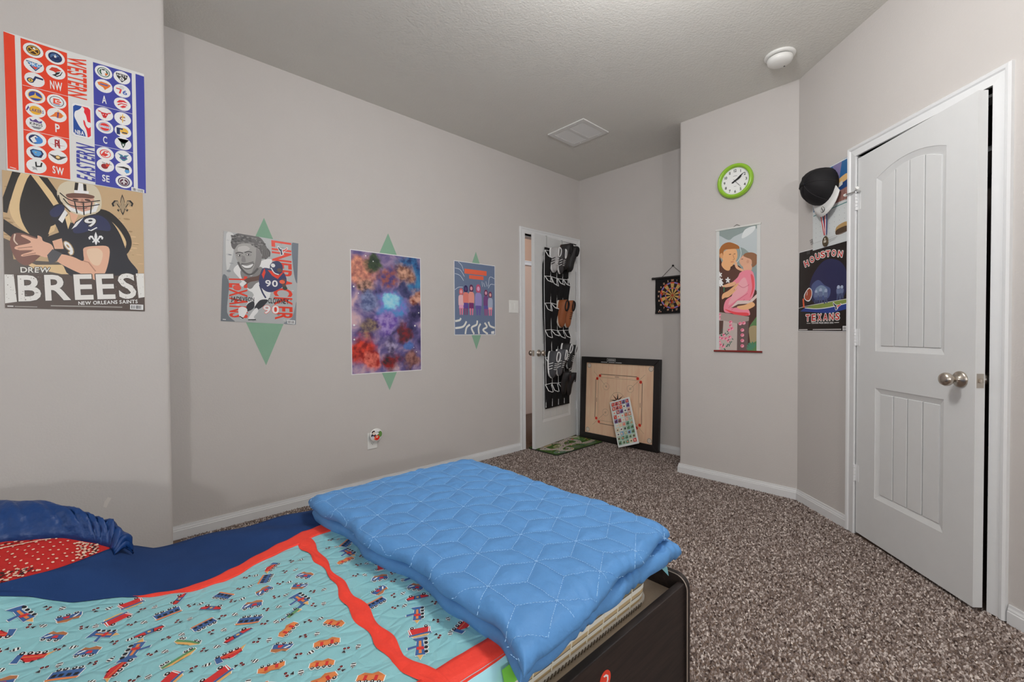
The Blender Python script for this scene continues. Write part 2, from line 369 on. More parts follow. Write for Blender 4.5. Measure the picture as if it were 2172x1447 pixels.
# ---- door casings
def casing(name, fr, a, b, top, w=.06, wall_t=.115):
    t = thing(name, tuple(fr(a, 0, 0)), kind='structure'); steps = [(0, .008), (.012, .017), (.4, .014), (.62, .012), (.72, .017), (.9, .019), (1, .012)]
    def leg(u_in, sgn):
        m = MB(); P = [(0, 0)] + [(s * w, d) for s, d in steps] + [(w, 0)]; n = len(P)
        v = [fr(u_in + sgn * s, d, 0) for s, d in P] + [fr(u_in + sgn * s, d, top + s) for s, d in P]
        m.add(v, [tuple(range(n)), tuple(range(n, 2 * n))] + [(i, (i + 1) % n, n + (i + 1) % n, n + i) for i in range(n)]); return m
    leg(a, -1).build('casing_leg', TRIM, t); leg(b, 1).build('casing_leg', TRIM, t)
    m = MB(); P = [(0, 0)] + [(s * w, d) for s, d in steps] + [(w, 0)]; n = len(P)
    v = [fr(a - s, d, top + s) for s, d in P] + [fr(b + s, d, top + s) for s, d in P]
    m.add(v, [tuple(range(n)), tuple(range(n, 2 * n))] + [(i, (i + 1) % n, n + (i + 1) % n, n + i) for i in range(n)]); m.build('casing_head', TRIM, t)
    for u0, u1, z0, z1 in ((a - .018, a + .0, 0, top), (b, b + .018, 0, top), (a, b, top, top + .018)):
        MB().box((u0, -wall_t, z0), (u1, .006, z1), fr).build('jamb', TRIM, t)
    for u0, u1, z0, z1 in ((a, a + .011, 0, top), (b - .011, b, 0, top), (a + .011, b - .011, top - .011, top)):
        MB().box((u0, -wall_t, z0), (u1, -.045, z1), fr).build('door_stop', TRIM, t)
casing('trim_1', LEFTW, D1A, D1B, D1H); casing('trim_2', CLOSW, S2A, S2B, S2H)

# ---- two-panel plank doors (arched upper panel)
def plank_door(name, fr, w, h, left_hinge, knob_z, free_latch=True):
    """fr(u from hinge, n out, z); leaf front at n=0, back at n=-.035"""
    t = thing(name, tuple(fr(0, 0, 0)), kind='structure')
    st = .135 * w / .66 if w < .7 else .125; a, b = st, w - st; zl0, zl1, zu0, zs, za = .245, .812, 1.0, 1.876, 1.922
    dp = .010
    arch = [(a + (b - a) * k / 12, zs + (za - zs) * (1 - (2 * k / 12 - 1) ** 2 * 0.98)) for k in range(13)]
    m = MB(); m.box((0, -.035, .012), (w, -dp - .004, h), fr)
    m.box((0, -dp - .004, .012), (a, 0, h), fr); m.box((b, -dp - .004, .012), (w, 0, h), fr)
    m.box((a, -dp - .004, .012), (b, 0, zl0), fr); m.box((a, -dp - .004, zl1), (b, 0, zu0), fr)
    m.prism([(a, h)] + arch + [(b, h)], -dp - .004, 0, fr)
    lf = m.build('leaf', DOORM, t)
    def panel(out):
        cx = sum(p[0] for p in out) / len(out); ins = .028; m = MB()
        u0, u1 = min(p[0] for p in out), max(p[0] for p in out); z0, z1 = min(p[1] for p in out), max(p[1] for p in out)
        q = [(u0 + ins + (p[0] - u0) * (u1 - u0 - 2 * ins) / (u1 - u0), p[1] + (ins if p[1] < z0 + .01 else -ins)) for p in out]; k = len(out)
        m.add([fr(p[0], -.0015, p[1]) for p in out] + [fr(p[0], -dp, p[1]) for p in q], [(i, (i + 1) % k, k + (i + 1) % k, k + i) for i in range(k)])
        m.build('panel_bevel', DOORM, t)
        v0, v1 = u0 + ins, u1 - ins; pw = (v1 - v0) / 4
        top = sorted([p for p in q if p[1] > z0 + .1]); zt = lambda u: float(np.interp(u, [p[0] for p in top], [p[1] for p in top]))
        for i in range(4):
            a_, b_ = v0 + i * pw + (.003 if i else 0), v0 + (i + 1) * pw - (.003 if i < 3 else 0)
            us = np.linspace(a_, b_, 5); P = [(a_, z0 + ins)] + [(b_, z0 + ins)] + [(u, zt(u)) for u in us[::-1]]
            o = MB().prism(P, -dp - .003, -dp + .0045, fr).build('plank', DOORM, t, bevel=.0022)
    panel([(a, zl0), (b, zl0), (b, zl1), (a, zl1)])
    panel([(a, zu0), (b, zu0)] + arch[::-1])
    # knob, both faces, latch plate and hinges
    ku = w - .062
    for sgn, nm in ((1, 0), (-1, -.035)):
        kf = lambda u, n, z, sgn=sgn, nm=nm: fr(ku + u, nm + sgn * n, knob_z + z)
        kn = MB().lathe([(.033, 0), (.033, .004), (.028, .009), (.014, .012), (.0115, .02), (.0115, .032), (.02, .038), (.0265, .048), (.0275, .057), (.023, .066), (.012, .0705), (.001, .071)], kf, 28).build('knob', NICKEL, t, smooth=True)
    MB().box((w, -.030, knob_z - .028), (w + .0015, -.005, knob_z + .028), fr).build('latch_plate', NICKEL, t)
    MB().box((w + .001, -.024, knob_z - .008), (w + .010, -.011, knob_z + .008), fr).build('latch_bolt', NICKEL, t, bevel=.002)
    for z in (.335, 1.07, 1.80):
        hg = MB()
        for i in range(5): hg.tube([fr(-.004, .006, z - .045 + i * .018), fr(-.004, .006, z - .045 + i * .018 + .0165)], .0062, 10)
        o = hg.build('hinge', TRIM, t); MB().box((0.0, -.001, z - .045), (.022, .0015, z + .045), fr).build('hinge_leaf', TRIM, o)
    return t
TH1, TH2 = math.radians(8.5), math.radians(5.0)
DOOR1 = frame((D1B - .004, Y0 - .006, 0), (-math.cos(TH1), -math.sin(TH1), 0), (math.sin(TH1), -math.cos(TH1), 0))
plank_door('door_1', DOOR1, .762, 2.04, False, .915)
h2 = CLOSW(S2A + .005, .006, 0)
U2 = D45 * math.cos(TH2) + N45 * math.sin(TH2); N2 = N45 * math.cos(TH2) - D45 * math.sin(TH2)
DOOR2 = frame(h2, U2, N2)
d2 = plank_door('door_2', DOOR2, .664, 2.03, True, .905)
sp_ = MB(); sp_.tube([DOOR2(-.004, .006, 1.85), DOOR2(-.004, .006, 1.862)], .009, 12).tube([DOOR2(-.004, .008, 1.856), DOOR2(-.05, .03, 1.853)], .004, 8).tube([DOOR2(-.004, .008, 1.856), DOOR2(.035, .03, 1.86)], .004, 8)
so = sp_.build('hinge_pin_stop', STEEL, d2)
for p, q_ in ((DOOR2(-.05, .03, 1.853), DOOR2(-.058, .032, 1.852)), (DOOR2(.035, .03, 1.86), DOOR2(.045, .032, 1.861))):
    MB().tube([p, q_], .0075, 10).build('rubber_tip', PLASTIC, so)

# ---- behind the doors: hall and closet
HALLW = grain('hall_wall_paint', (176, 148, 130), .03, 8, .8, .2)
MB().box((2.2, Y0 + 1.25, 0), (5.2, Y0 + 1.35, H)).build('wall_hall', HALLW)['kind'] = 'structure'
MB().box((5.1, Y0 + .12, 0), (5.2, Y0 + 1.25, H)).build('wall_hall_end', HALLW)['kind'] = 'structure'
MB().box((2.1, Y0 + .12, 0), (2.2, Y0 + 1.35, H)).build('wall_hall_near', HALLW)['kind'] = 'structure'
MB().box((2.1, Y0 + .12, H), (5.2, Y0 + 1.35, H + .05)).build('ceiling_hall', CEIL)['kind'] = 'structure'
MB().box((2.1, Y0 + .12, -.06), (5.2, Y0 + 1.35, -.002)).build('floor_hall', CARPB)['kind'] = 'structure'
HW = frame((0, Y0 + 1.25, 0), (1, 0, 0), (0, -1, 0))
casing('trim_3', HW, 3.95, 4.68, 2.03, .06, .02)
hd = thing('door_3', (4.3, Y0 + 1.25, 0), kind='structure'); MB().box((3.96, -.01, .01), (4.67, .004, 2.02), HW).build('leaf', M((190, 165, 148), .5), hd)
baseboard('baseboard_hall', [(3.88, Y0 + 1.25), (2.2, Y0 + 1.25)])
hl = area_light('hall_ceiling_light', (3.9, Y0 + .7, H - .06), (3.9, Y0 + .7, 0), .3, .3, 3.2, (1, .86, .72))
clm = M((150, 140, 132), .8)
CB = frame(CLOSW(0, -.11, 0), D45, -N45)
for nm, bx in (('wall_closet_back', ((-.1, .62, 0), (SEND, .68, H))), ('wall_closet_left', ((.12, 0, 0), (.18, .62, H))), ('wall_closet_right', ((1.55, 0, 0), (1.61, .62, H)))):
    MB().box(bx[0], bx[1], CB).build(nm, clm)['kind'] = 'structure'
MB().box((.18, .0, H), (1.55, .62, H + .05), CB).build('ceiling_closet', clm)['kind'] = 'structure'
MB().box((.0, -.11, -.06), (1.62, .68, -.004), CB).build('floor_closet', CARPB)['kind'] = 'structure'
MB().box((.18, .28, 1.95), (1.55, .62, 1.975), CB).build('closet_shelf', TRIM)
tag(bpy.data.objects['closet_shelf'], 'white shelf high inside the dark closet', 'shelf')
def garment(u, c, top, bot, label):
    e = thing('hanging_garment', tuple(CB(u, .3, bot)), label, 'clothing', 'clothes hung in the closet')
    V = []; F = []; nn = 9
    for i in range(nn):
        z = top + (bot - top) * i / (nn - 1); sw = .018 + .012 * math.sin(i * .9 + u * 20) ** 2
        for k in range(10):
            a = 2 * PI * k / 10; d = .19 + .05 * min(1, i / 3)
            V.append(CB(u + sw * math.cos(a) * (1 + .3 * math.sin(5 * a)), .30 + d * math.sin(a), z))
    for i in range(nn - 1):
        for k in range(10): F.append((i * 10 + k, i * 10 + (k + 1) % 10, i * 10 + 10 + (k + 1) % 10, i * 10 + 10 + k))
    F += [tuple(range(10)), tuple(range((nn - 1) * 10, nn * 10))]
    mb = MB(); mb.add(V, F); mb.build('cloth', c, e, smooth=True)
    MB().tube([CB(u, .11, top + .01), CB(u, .3, top + .07), CB(u, .49, top + .01)], .006, 6).tube([CB(u, .3, top + .07), CB(u, .3, top + .115), CB(u, .315, top + .13)], .003, 6).build('hanger', STEEL, e)
MB().tube([CB(.18, .31, 1.838), CB(1.55, .31, 1.838)], .014, 10).build('closet_rod', STEEL)
tag(bpy.data.objects['closet_rod'], 'steel hanging rod inside the dark closet', 'rod')
for u, c, bt, lb in ((1.10, (60, 40, 36), 1.25, 'dark brown shirt hanging in the closet gap'), (1.18, (38, 38, 42), .95, 'grey knitted top hanging in the closet gap'), (1.26, (52, 36, 34), 1.1, 'maroon jacket hanging in the closet gap'), (1.34, (120, 110, 104), .8, 'pale grey trousers hanging in the closet gap')):
    garment(u, M(c, .9), 1.72, bt, lb)
def crate(u0, u1, z0, z1, c, lb):
    e = thing('storage_box', tuple(CB((u0 + u1) / 2, .3, z0)), lb, 'box')
    MB().box((u0, .12, z0), (u1, .5, z1 - .03), CB).build('body', M(c, .5), e, bevel=.006)
    MB().box((u0 - .008, .11, z1 - .03), (u1 + .008, .51, z1), CB).build('lid', M(tuple(v * .8 for v in c), .5), e, bevel=.004)
crate(.95, 1.45, 0, .20, (120, 84, 66), 'brown storage box on the closet floor')
crate(.95, 1.45, .201, .40, (40, 52, 110), 'navy blue storage box in the closet stack')
crate(.95, 1.45, .401, .62, (36, 84, 130), 'teal blue storage box topmost in the closet stack')

MB().lathe([(.07, 0), (.07, .02), (.05, .03), (.012, .035), (.012, .18), (.03, .185), (.03, .20)], lambda u, n, z: Vector((1.30 + u, .62 + z, H - n)), 24).build('fill_light_holder', NICKEL); tag(bpy.data.objects['fill_light_holder'], 'added nickel holder for the unseen fill light above the carpet', 'lamp')  # invented fixture that dresses the added ceiling fill light
# ---- painted accents on the long wall
GREEN = grain('green_wall_paint', (122, 156, 134), .02, 8, .7, .2, .3, 130)
for (cx, cz, hw, hh, lb) in ((.727, 1.362, .178, .446, 'sage green painted diamond behind the grey football poster'), (1.540, 1.264, .262, .574, 'tall sage green painted diamond behind the purple film poster'), (2.356, 1.386, .176, .419, 'small sage green painted diamond behind the slate blue poster')):
    o = MB().prism([(cx - hw, cz), (cx, cz - hh), (cx + hw, cz), (cx, cz + hh)], 0, .0008, LEFTW).build('painted_diamond', GREEN); tag(o, lb, 'wall paint', 'green painted diamonds')
MB().prism([(-.006, .385), (.004, .378), (.012, .398), (.02, .415), (.008, .42), (-.002, .405)], 0, .0012, JOGW).build('wall_patch', M((188, 183, 178), .7))
tag(bpy.data.objects['wall_patch'], 'small white spackle patch on the near wall above the pillow', 'wall patch')
# ================================================================== POSTERS
def crop(x0, y0, s): return lambda x, y: (x0 + x / s, y0 + y / s)
# ---- basketball league chart (near wall, upper)
fr = sheet_frame(JOGW, -.250, 1.722); W, HT = .402, .517
e = paper('poster', fr, W, HT, 'red and blue basketball team logo chart on the near wall', 'poster', (200, 200, 198))
A = Art([(48, 118), (1308, 492), (1308, 1580), (48, 1368)], W, HT, fr, .0018)
RED, BLU, GRY = (206, 62, 38), (60, 64, 146), (200, 200, 198)
A.poly(RED, [(48, 122), (147, 158), (154, 1368), (57, 1352)]); A.poly(RED, [(198, 178), (612, 310), (617, 1451), (208, 1389)])
A.poly(BLU, [(845, 387), (1195, 487), (1195, 1559), (845, 1497)]); A.poly(BLU, [(1230, 490), (1308, 515), (1306, 1584), (1232, 1564)])
for y0, y1 in ((600, 700), (1000, 1085)): A.line(GRY, [(208, y0), (614, y1)], .0018)
for y0, y1 in ((768, 855), (1135, 1210)): A.line(GRY, [(846, y0), (1194, y1)], .0018)
NV, BK, WT, GD, PU, OR, GN, SKY = (30, 42, 82), (32, 32, 34), (225, 225, 222), (214, 168, 70), (78, 60, 120), (206, 110, 50), (40, 84, 60), (80, 140, 190)
def logo(p, r, items):
    A.disc((218, 218, 216), p, r)
    u0, v0 = A.map(*p)
    for it in items:
        k, c = it[0], it[1]
        if k == 'd':
            dx, dy, rr = it[2:5]; A.raw([(u0 + r * (dx + rr * math.cos(2 * PI * i / 16)), v0 + r * (dy + rr * math.sin(2 * PI * i / 16))) for i in range(16)], [tuple(range(16))], c)
        elif k == 'p': A.raw([(u0 + r * a, v0 + r * b) for a, b in it[2]], [tuple(range(len(it[2])))], c)
        elif k == 't':
            V, F = text_geo(it[2]); x0, y0, x1, y1 = it[3]; A.raw([(u0 + r * (x0 + (x1 - x0) * a), v0 + r * (y0 + (y1 - y0) * b)) for a, b in V], F, c)
DK, WH = (130, 40, 44), WT
R_ = .0268
WC1 = [(310, 290), (313, 425), (316, 553), (319, 700), (319, 828), (319, 950), (319, 1090), (319, 1215), (316, 1332)]
WC2 = [(505, 350), (508, 484), (510, 747), (510, 870), (510, 1130), (510, 1250)]
EC1 = [(940, 480), (940, 605), (940, 858), (940, 975), (940, 1218), (940, 1325)]
EC2 = [(1105, 527), (1105, 648), (1105, 768), (1105, 900), (1105, 1015), (1105, 1125), (1105, 1250), (1105, 1360), (1105, 1474)]
LG = [
 [('d', (70, 46, 30), 0, 0, .7), ('d', GD, 0, 0, .6), ('d', (70, 46, 30), 0, 0, .52), ('p', GD, [(-.5, .34), (-.42, .42), (.5, -.34), (.42, -.42)]), ('p', GD, [(.5, .34), (.42, .42), (-.5, -.34), (-.42, -.42)]), ('d', WH, .08, .3, .14)],
 [('p', NV, [(-.8, .5), (.85, .35), (.6, -.1), (.15, -.75), (-.3, -.3)]), ('p', SKY, [(-.7, .42), (.75, .28), (.15, -.62)]), ('t', WH, 'OKC', (-.7, -.05, .65, .38)), ('p', RED, [(-.2, -.15), (.4, -.15), (.12, -.55)])],
 [('p', NV, [(-.2, -.1), (.05, .55), (.85, .45), (.85, .2), (.15, .25), (0, -.2)]), ('d', NV, -.4, -.2, .36), ('d', GD, -.4, -.2, .24), ('d', GN, -.4, -.2, .1)],
 [('d', GD, 0, 0, .74), ('d', (52, 66, 140), 0, 0, .66), ('p', GD, [(-.6, -.25), (-.1, .15), (0, .6), (.08, .15), (.62, -.1), (.62, -.22), (-.55, -.38)])],
 [('d', (220, 160, 50), 0, 0, .62), ('p', PU, [(-.95, -.2), (-.7, .45), (-.62, .2), (-.85, -.3)]), ('t', PU, 'LAKERS', (-.6, -.25, .8, .2))],
 [('p', PU, [(-.62, .65), (-.3, .4), (0, .7), (.3, .4), (.62, .6), (.55, .2), (-.55, .25)]), ('t', BK, 'KINGS', (-.6, -.25, .65, .15)), ('p', (120, 118, 124), [(-.5, -.4), (.6, -.35), (.3, -.7), (-.2, -.7)])],
 [('d', NV, -.1, 0, .66), ('d', (60, 120, 190), .1, -.05, .55), ('p', WH, [(-.6, .0), (-.1, .55), (.15, .3), (-.15, .1), (.05, -.3), (-.3, -.55)]), ('p', NV, [(-.2, .2), (.0, .35), (.0, .1)])],
 [('p', NV, [(-.65, .3), (-.35, .55), (.5, .5), (.7, .1), (.45, -.55), (-.25, -.6), (-.55, -.2)]), ('p', SKY, [(-.5, .25), (-.25, .42), (.4, .38), (.5, 0), (.2, -.4), (-.2, -.35)]), ('p', GD, [(-.2, .1), (.0, .15), (-.05, .0)])],
 [('p', BK, [(-.15, .6), (.0, .65), (.05, .1), (.35, .15), (.45, .65), (.6, .6), (.5, .0), (.1, -.1), (-.1, -.1)]), ('p', (150, 150, 152), [(-.3, -.1), (-.1, -.2), (.05, -.1), (0, -.35), (.1, -.6), (-.15, -.5), (-.4, -.6), (-.35, -.35), (-.5, -.2)])],
 [('d', NV, 0, 0, .72), ('d', (70, 100, 140), 0, 0, .52), ('p', NV, [(-.5, -.3), (-.1, .3), (.1, .0), (.45, .3), (.5, -.3), (0, -.5)]), ('p', WH, [(0, .45), (.06, .2), (.2, .2), (.08, .08), (.1, -.1), (0, .0), (-.1, -.1), (-.08, .08), (-.2, .2), (-.06, .2)])],
 [('p', (190, 60, 44), [(-.7, .1), (-.4, .6), (.1, .68), (.6, .4), (.1, .1), (0, -.1), (-.25, .05)]), ('p', BK, [(.7, .3), (.5, -.3), (.1, -.65), (-.4, -.5), (-.1, -.3), (.05, .0)]), ('p', WH, [(.6, .2), (.4, -.25), (.1, -.5), (.0, -.45), (.3, -.15), (.5, .22)])],
 [('d', BK, 0, 0, .75), ('d', WH, 0, 0, .68), ('p', (60, 90, 150), [(-.62, -.2), (-.2, -.45), (.2, -.45), (.62, -.2), (.2, -.55), (-.2, -.55)]), ('p', RED, [(-.35, .38), (.3, .38), (.3, .2), (-.15, .2), (-.15, -.2), (.3, -.2), (.3, -.38), (-.35, -.38)]), ('p', RED, [(.0, .1), (.45, .1), (.45, -.1), (0, -.1)])],
 [('d', OR, .15, .05, .45), ('p', OR, [(-.8, -.5), (-.3, .1), (-.1, -.25)]), ('p', PU, [(.05, .45), (.2, .45), (.12, -.4), (0, -.4)]), ('p', GD, [(.1, .75), (.3, .55), (.0, .55)]), ('p', GD, [(.75, .1), (.58, .25), (.58, -.05)])],
 [('t', (150, 40, 46), 'R', (-.3, -.55, .3, .6)), ('p', (150, 40, 46), [(-.85, -.1), (0, -.32), (.85, -.1), (0, -.22)]), ('p', (150, 40, 46), [(.1, .7), (.2, .7), (.25, -.6), (.1, -.6)])],
 [('p', (70, 62, 64), [(-.95, .3), (-.3, .15), (0, .3), (.3, .15), (.95, .3), (.3, -.3), (0, -.45), (-.3, -.3)]), ('d', GD, 0, -.02, .22), ('t', WH, 'NO', (-.14, -.12, .14, .08))],
 [('d', GN, 0, 0, .72), ('d', WH, 0, 0, .62), ('d', GN, 0, 0, .5), ('p', WH, [(-.25, .4), (.2, .4), (.35, -.1), (.1, -.5), (-.15, -.5), (-.3, 0)]), ('p', BK, [(-.2, .45), (.15, .5), (.1, .3), (-.2, .3)]), ('d', OR, .3, -.2, .16)],
 [('p', OR, [(-.75, .35), (-.3, .6), (.3, .55), (.8, .35), (.6, .0), (.1, -.55), (-.1, -.2), (-.6, 0)]), ('p', (70, 90, 160), [(-.5, .3), (.5, .3), (.4, .12), (-.4, .12)])],
 [('p', (186, 40, 44), [(-.45, .2), (.45, .2), (.3, -.2), (.15, -.6), (-.15, -.6), (-.3, -.2)]), ('p', (186, 40, 44), [(-.85, .6), (-.65, .2), (-.3, .15), (-.4, .3), (-.7, .4)]), ('p', (186, 40, 44), [(.85, .6), (.65, .2), (.3, .15), (.4, .3), (.7, .4)]), ('d', WH, -.15, -.1, .07), ('d', WH, .15, -.1, .07)],
 [('d', (60, 80, 150), 0, 0, .7), ('d', WH, 0, 0, .64), ('d', (200, 50, 50), 0, 0, .58), ('p', WH, [(-.55, .16), (.55, .16), (.55, -.16), (-.55, -.16)]), ('t', (60, 80, 150), 'PISTONS', (-.5, -.12, .5, .12))],
 [('d', (196, 52, 46), 0, 0, .64), ('d', WH, .02, 0, .54), ('p', (196, 52, 46), [(-.5, -.3), (-.1, .4), (.45, .4), (.1, .1), (.35, -.1), (0, -.45)]), ('d', WH, .05, .15, .12)],
 [('d', (130, 34, 40), -.1, -.15, .4), ('p', (196, 60, 40), [(.0, .0), (.15, .5), (.3, .2), (.55, .6), (.4, -.05), (.1, -.2)]), ('p', BK, [(-.4, .45), (.7, .25), (.7, .18), (-.4, .38)])],
 [('p', BK, [(-.7, .55), (.7, .55), (.6, .0), (0, -.75), (-.6, 0)]), ('t', WH, 'NETS', (-.55, .12, .55, .45)), ('d', WH, 0, -.22, .26), ('t', BK, 'B', (-.1, -.36, .1, -.08))],
 [('t', (60, 90, 160), '6', (.05, -.5, .6, .2)), ('p', (200, 60, 60), [(-.7, .3), (.0, .3), (-.2, -.5), (-.4, -.5), (-.25, .12), (-.7, .12)]), ('d', (190, 190, 192), -.05, .5, .3)],
 [('p', (196, 44, 50), [(-.7, .1), (-.35, .55), (.2, .65), (.65, .3), (.1, .35), (-.4, .1)]), ('p', (196, 44, 50), [(-.6, -.2), (-.1, .15), (.6, .1), (.55, -.05), (-.1, 0), (-.5, -.35)]), ('p', (196, 44, 50), [(-.3, -.5), (.1, -.15), (.5, -.2), (.3, -.45), (.0, -.6)])],
 [('t', (120, 40, 52), 'C', (-.35, -.3, .3, .3)), ('p', GD, [(-.04, .7), (.06, .7), (.04, -.5), (-.02, -.7), (-.08, -.5)]), ('p', GD, [(-.3, .38), (.3, .42), (.3, .3), (-.3, .28)])],
 [('d', GD, .15, .05, .5), ('p', NV, [(-.75, .45), (.0, .45), (.0, .2), (-.35, .2), (-.35, -.6), (-.75, -.6)]), ('p', NV, [(-.1, -.1), (.5, -.1), (.5, -.28), (-.1, -.28)])],
 [('p', (44, 70, 56), [(-.3, .1), (-.7, .7), (-.45, .3), (-.2, .3), (-.05, .05), (.05, .05), (.2, .3), (.45, .3), (.7, .7), (.3, .1), (.2, -.3), (0, -.75), (-.2, -.3)]), ('p', WH, [(-.1, -.1), (.1, -.1), (.06, -.4), (-.06, -.4)])],
 [('p', (60, 110, 130), [(-.7, .5), (-.1, .3), (0, .1), (.1, .3), (.7, .5), (.35, .1), (.5, -.2), (.1, -.6), (-.1, -.6), (-.5, -.2), (-.35, .1)]), ('p', PU, [(-.35, .0), (.35, .0), (.2, -.3), (-.2, -.3)])],
 [('p', BK, [(-.85, .2), (.0, .42), (.6, .3), (.7, -.3), (.35, -.6), (.1, -.3), (.2, .1)]), ('d', SKY, .4, -.25, .28)],
 [('d', (60, 44, 74), 0, 0, .72), ('d', WH, 0, 0, .58), ('d', (80, 44, 60), 0, -.05, .5), ('p', WH, [(-.05, .5), (.05, .5), (.08, -.4), (-.08, -.4)]), ('p', WH, [(-.4, -.2), (-.1, .2), (-.12, -.1)]), ('p', WH, [(.4, -.2), (.1, .2), (.12, -.1)])],
]
for p, it in zip(WC1 + WC2 + EC1 + EC2, LG): logo(p, R_, it)
A.text(WH, 'NW', (452, 555), (562, 580), (565, 660), (455, 632)); A.text(WH, 'P', (490, 945), (532, 958), (532, 1032), (492, 1022)); A.text(WH, 'SW', (458, 1325), (560, 1350), (560, 1420), (460, 1395))
A.text(WH, 'A', (918, 685), (962, 698), (962, 768), (920, 758)); A.text(WH, 'C', (922, 1055), (960, 1065), (960, 1132), (922, 1122)); A.text(WH, 'SE', (907, 1405), (974, 1420), (974, 1482), (907, 1468))
A.text(RED, 'WESTERN', (787, 372), (787, 735), (612, 690), (612, 335)); A.text(BLU, 'EASTERN', (675, 1432), (675, 1112), (845, 1160), (845, 1478))
q = [(650, 762), (818, 800), (820, 1085), (648, 1045)]; g = homog([(0, 0), (1, 0), (1, 1), (0, 1)], q)
def rr(x0, y0, x1, y1, r=.12): return [g(x0 + r, y0), g(x1 - r, y0), g(x1, y0 + r * .5), g(x1, y1 - r * .5), g(x1 - r, y1), g(x0 + r, y1), g(x0, y1 - r * .5), g(x0, y0 + r * .5)]
A.poly((232, 232, 230), rr(-.03, -.02, 1.03, 1.02)); A.poly((34, 70, 140), rr(.04, .03, .96, .97)); A.poly((205, 40, 50), [g(.5, .03), g(.84, .03), g(.96, .09), g(.96, .91), g(.84, .97), g(.72, .97), g(.6, .6), g(.45, .3)])
A.smooth((232, 232, 230), [g(.42, .12), g(.52, .04), g(.64, .1), (0, 0) and g(.62, .2), g(.72, .3), g(.8, .48), g(.94, .5), g(.98, .6), g(.85, .68), g(.72, .62), g(.66, .5), g(.58, .46), g(.6, .6), g(.72, .75), g(.78, .95), g(.7, .97), g(.6, .82), g(.4, .72), g(.22, .55), g(.1, .4), g(.14, .25), g(.3, .18)])
A.text((232, 232, 230), 'NBA', g(.12, .82), g(.6, .82), g(.6, .95), g(.12, .95))
A.poly((225, 225, 222), [(78, 1336), (132, 1352), (132, 1358), (78, 1342)]); A.barcode([(1172, 1520), (1290, 1548), (1290, 1580), (1172, 1556)])
A.build('print', e)

# ---- quarterback poster (near wall, lower)
fr = sheet_frame(JOGW, -.262, 1.206); W, HT = .402, .515
e = paper('poster', fr, W, HT, 'tan and black football player poster below the team logo chart', 'poster', (172, 146, 114))
A = Art([(48, 55), (1308, 262), (1293, 1318), (45, 1278)], W, HT, fr, .0018)
TAN, LT, BLK, SKN = (176, 150, 116), (200, 174, 132), (38, 35, 34), (204, 160, 134)
A.poly(TAN, [(48, 55), (1308, 262), (1293, 1318), (45, 1278)])
for k in range(60):
    x, y = (random.choice([random.uniform(60, 160), random.uniform(950, 1290)]), random.uniform(120, 960)); A.disc((150, 124, 92) if k % 2 else (190, 164, 128), (x, y), random.uniform(.003, .012), random.uniform(.001, .004), 8)
A.poly(BLK, [(140, 70), (215, 84), (150, 250), (112, 340), (85, 440), (50, 430), (50, 300)])
A.smooth(LT, [(215, 84), (298, 98), (205, 300), (205, 450), (240, 560), (272, 622), (170, 545), (112, 440), (118, 330)])
A.smooth(BLK, [(297, 100), (390, 190), (480, 300), (545, 420), (520, 520), (460, 600), (440, 650), (330, 650), (270, 615), (205, 480), (205, 320)])
A.poly(LT, [(305, 98), (375, 112), (490, 260), (575, 380), (530, 420), (470, 330), (380, 200)])
A.poly(BLK, [(375, 112), (455, 128), (600, 340), (560, 380), (490, 260)])
A.poly(BLK, [(50, 490), (150, 560), (270, 625), (440, 650), (580, 600), (600, 720), (560, 830), (330, 800), (110, 650), (45, 600)])
A.poly((82, 74, 68), [(45, 660), (110, 690), (130, 850), (560, 880), (640, 985), (45, 985)])
A.poly(LT, [(470, 560), (520, 540), (500, 600), (445, 630)]); A.poly(LT, [(180, 840), (330, 900), (560, 900), (640, 985), (560, 985), (300, 930)])
A.smooth(BLK, [(890, 405), (1000, 430), (1110, 530), (1180, 640), (1192, 730), (1150, 805), (1128, 780), (1145, 700), (1080, 580), (980, 490), (880, 450)])
A.smooth(LT, [(900, 450), (990, 500), (1080, 590), (1140, 690), (1128, 740), (1100, 680), (1020, 570), (900, 490)])
A.poly((74, 62, 56), [(45, 978), (640, 985), (1295, 980), (1293, 1318), (45, 1278)])
A.smooth((36, 36, 42), [(470, 400), (560, 360), (620, 450), (660, 530), (770, 475), (900, 450), (1000, 500), (1080, 610), (1130, 740), (1160, 850), (1240, 980), (1000, 1000), (640, 1000), (565, 830), (560, 690), (530, 580), (470, 460)])
A.smooth((44, 48, 78), [(690, 540), (770, 490), (900, 460), (990, 520), (1000, 600), (860, 590), (740, 620), (670, 610)]); A.smooth((44, 48, 78), [(470, 420), (560, 365), (600, 400), (540, 470), (480, 470)])
A.poly((214, 212, 208), [(540, 500), (600, 410), (625, 440), (575, 530)]); A.poly((206, 182, 140), [(600, 480), (640, 450), (650, 520), (625, 585)]); A.poly((226, 226, 224), [(655, 585), (700, 525), (770, 478), (700, 560)])
A.smooth((190, 180, 158), [(535, 280), (565, 190), (660, 152), (790, 165), (890, 210), (932, 310), (915, 420), (800, 462), (680, 445), (600, 370)])
A.poly(BLK, [(700, 168), (730, 172), (720, 240), (690, 236)]); A.poly(BLK, [(772, 180), (800, 186), (802, 250), (776, 246)]); A.poly((232, 230, 226), [(733, 172), (770, 180), (773, 246), (722, 240)])
A.smooth((186, 144, 126), [(625, 285), (720, 270), (850, 290), (860, 360), (800, 440), (720, 435), (650, 380)]); A.smooth((104, 74, 64), [(620, 272), (740, 262), (865, 288), (850, 312), (760, 306), (640, 305)]); A.disc((60, 44, 40), (700, 322), .009, .004); A.disc((60, 44, 40), (808, 326), .009, .004); A.smooth((164, 120, 104), [(752, 318), (770, 322), (780, 366), (745, 364)]); A.curve((120, 70, 66), [(712, 396), (756, 402), (802, 394)], .004)
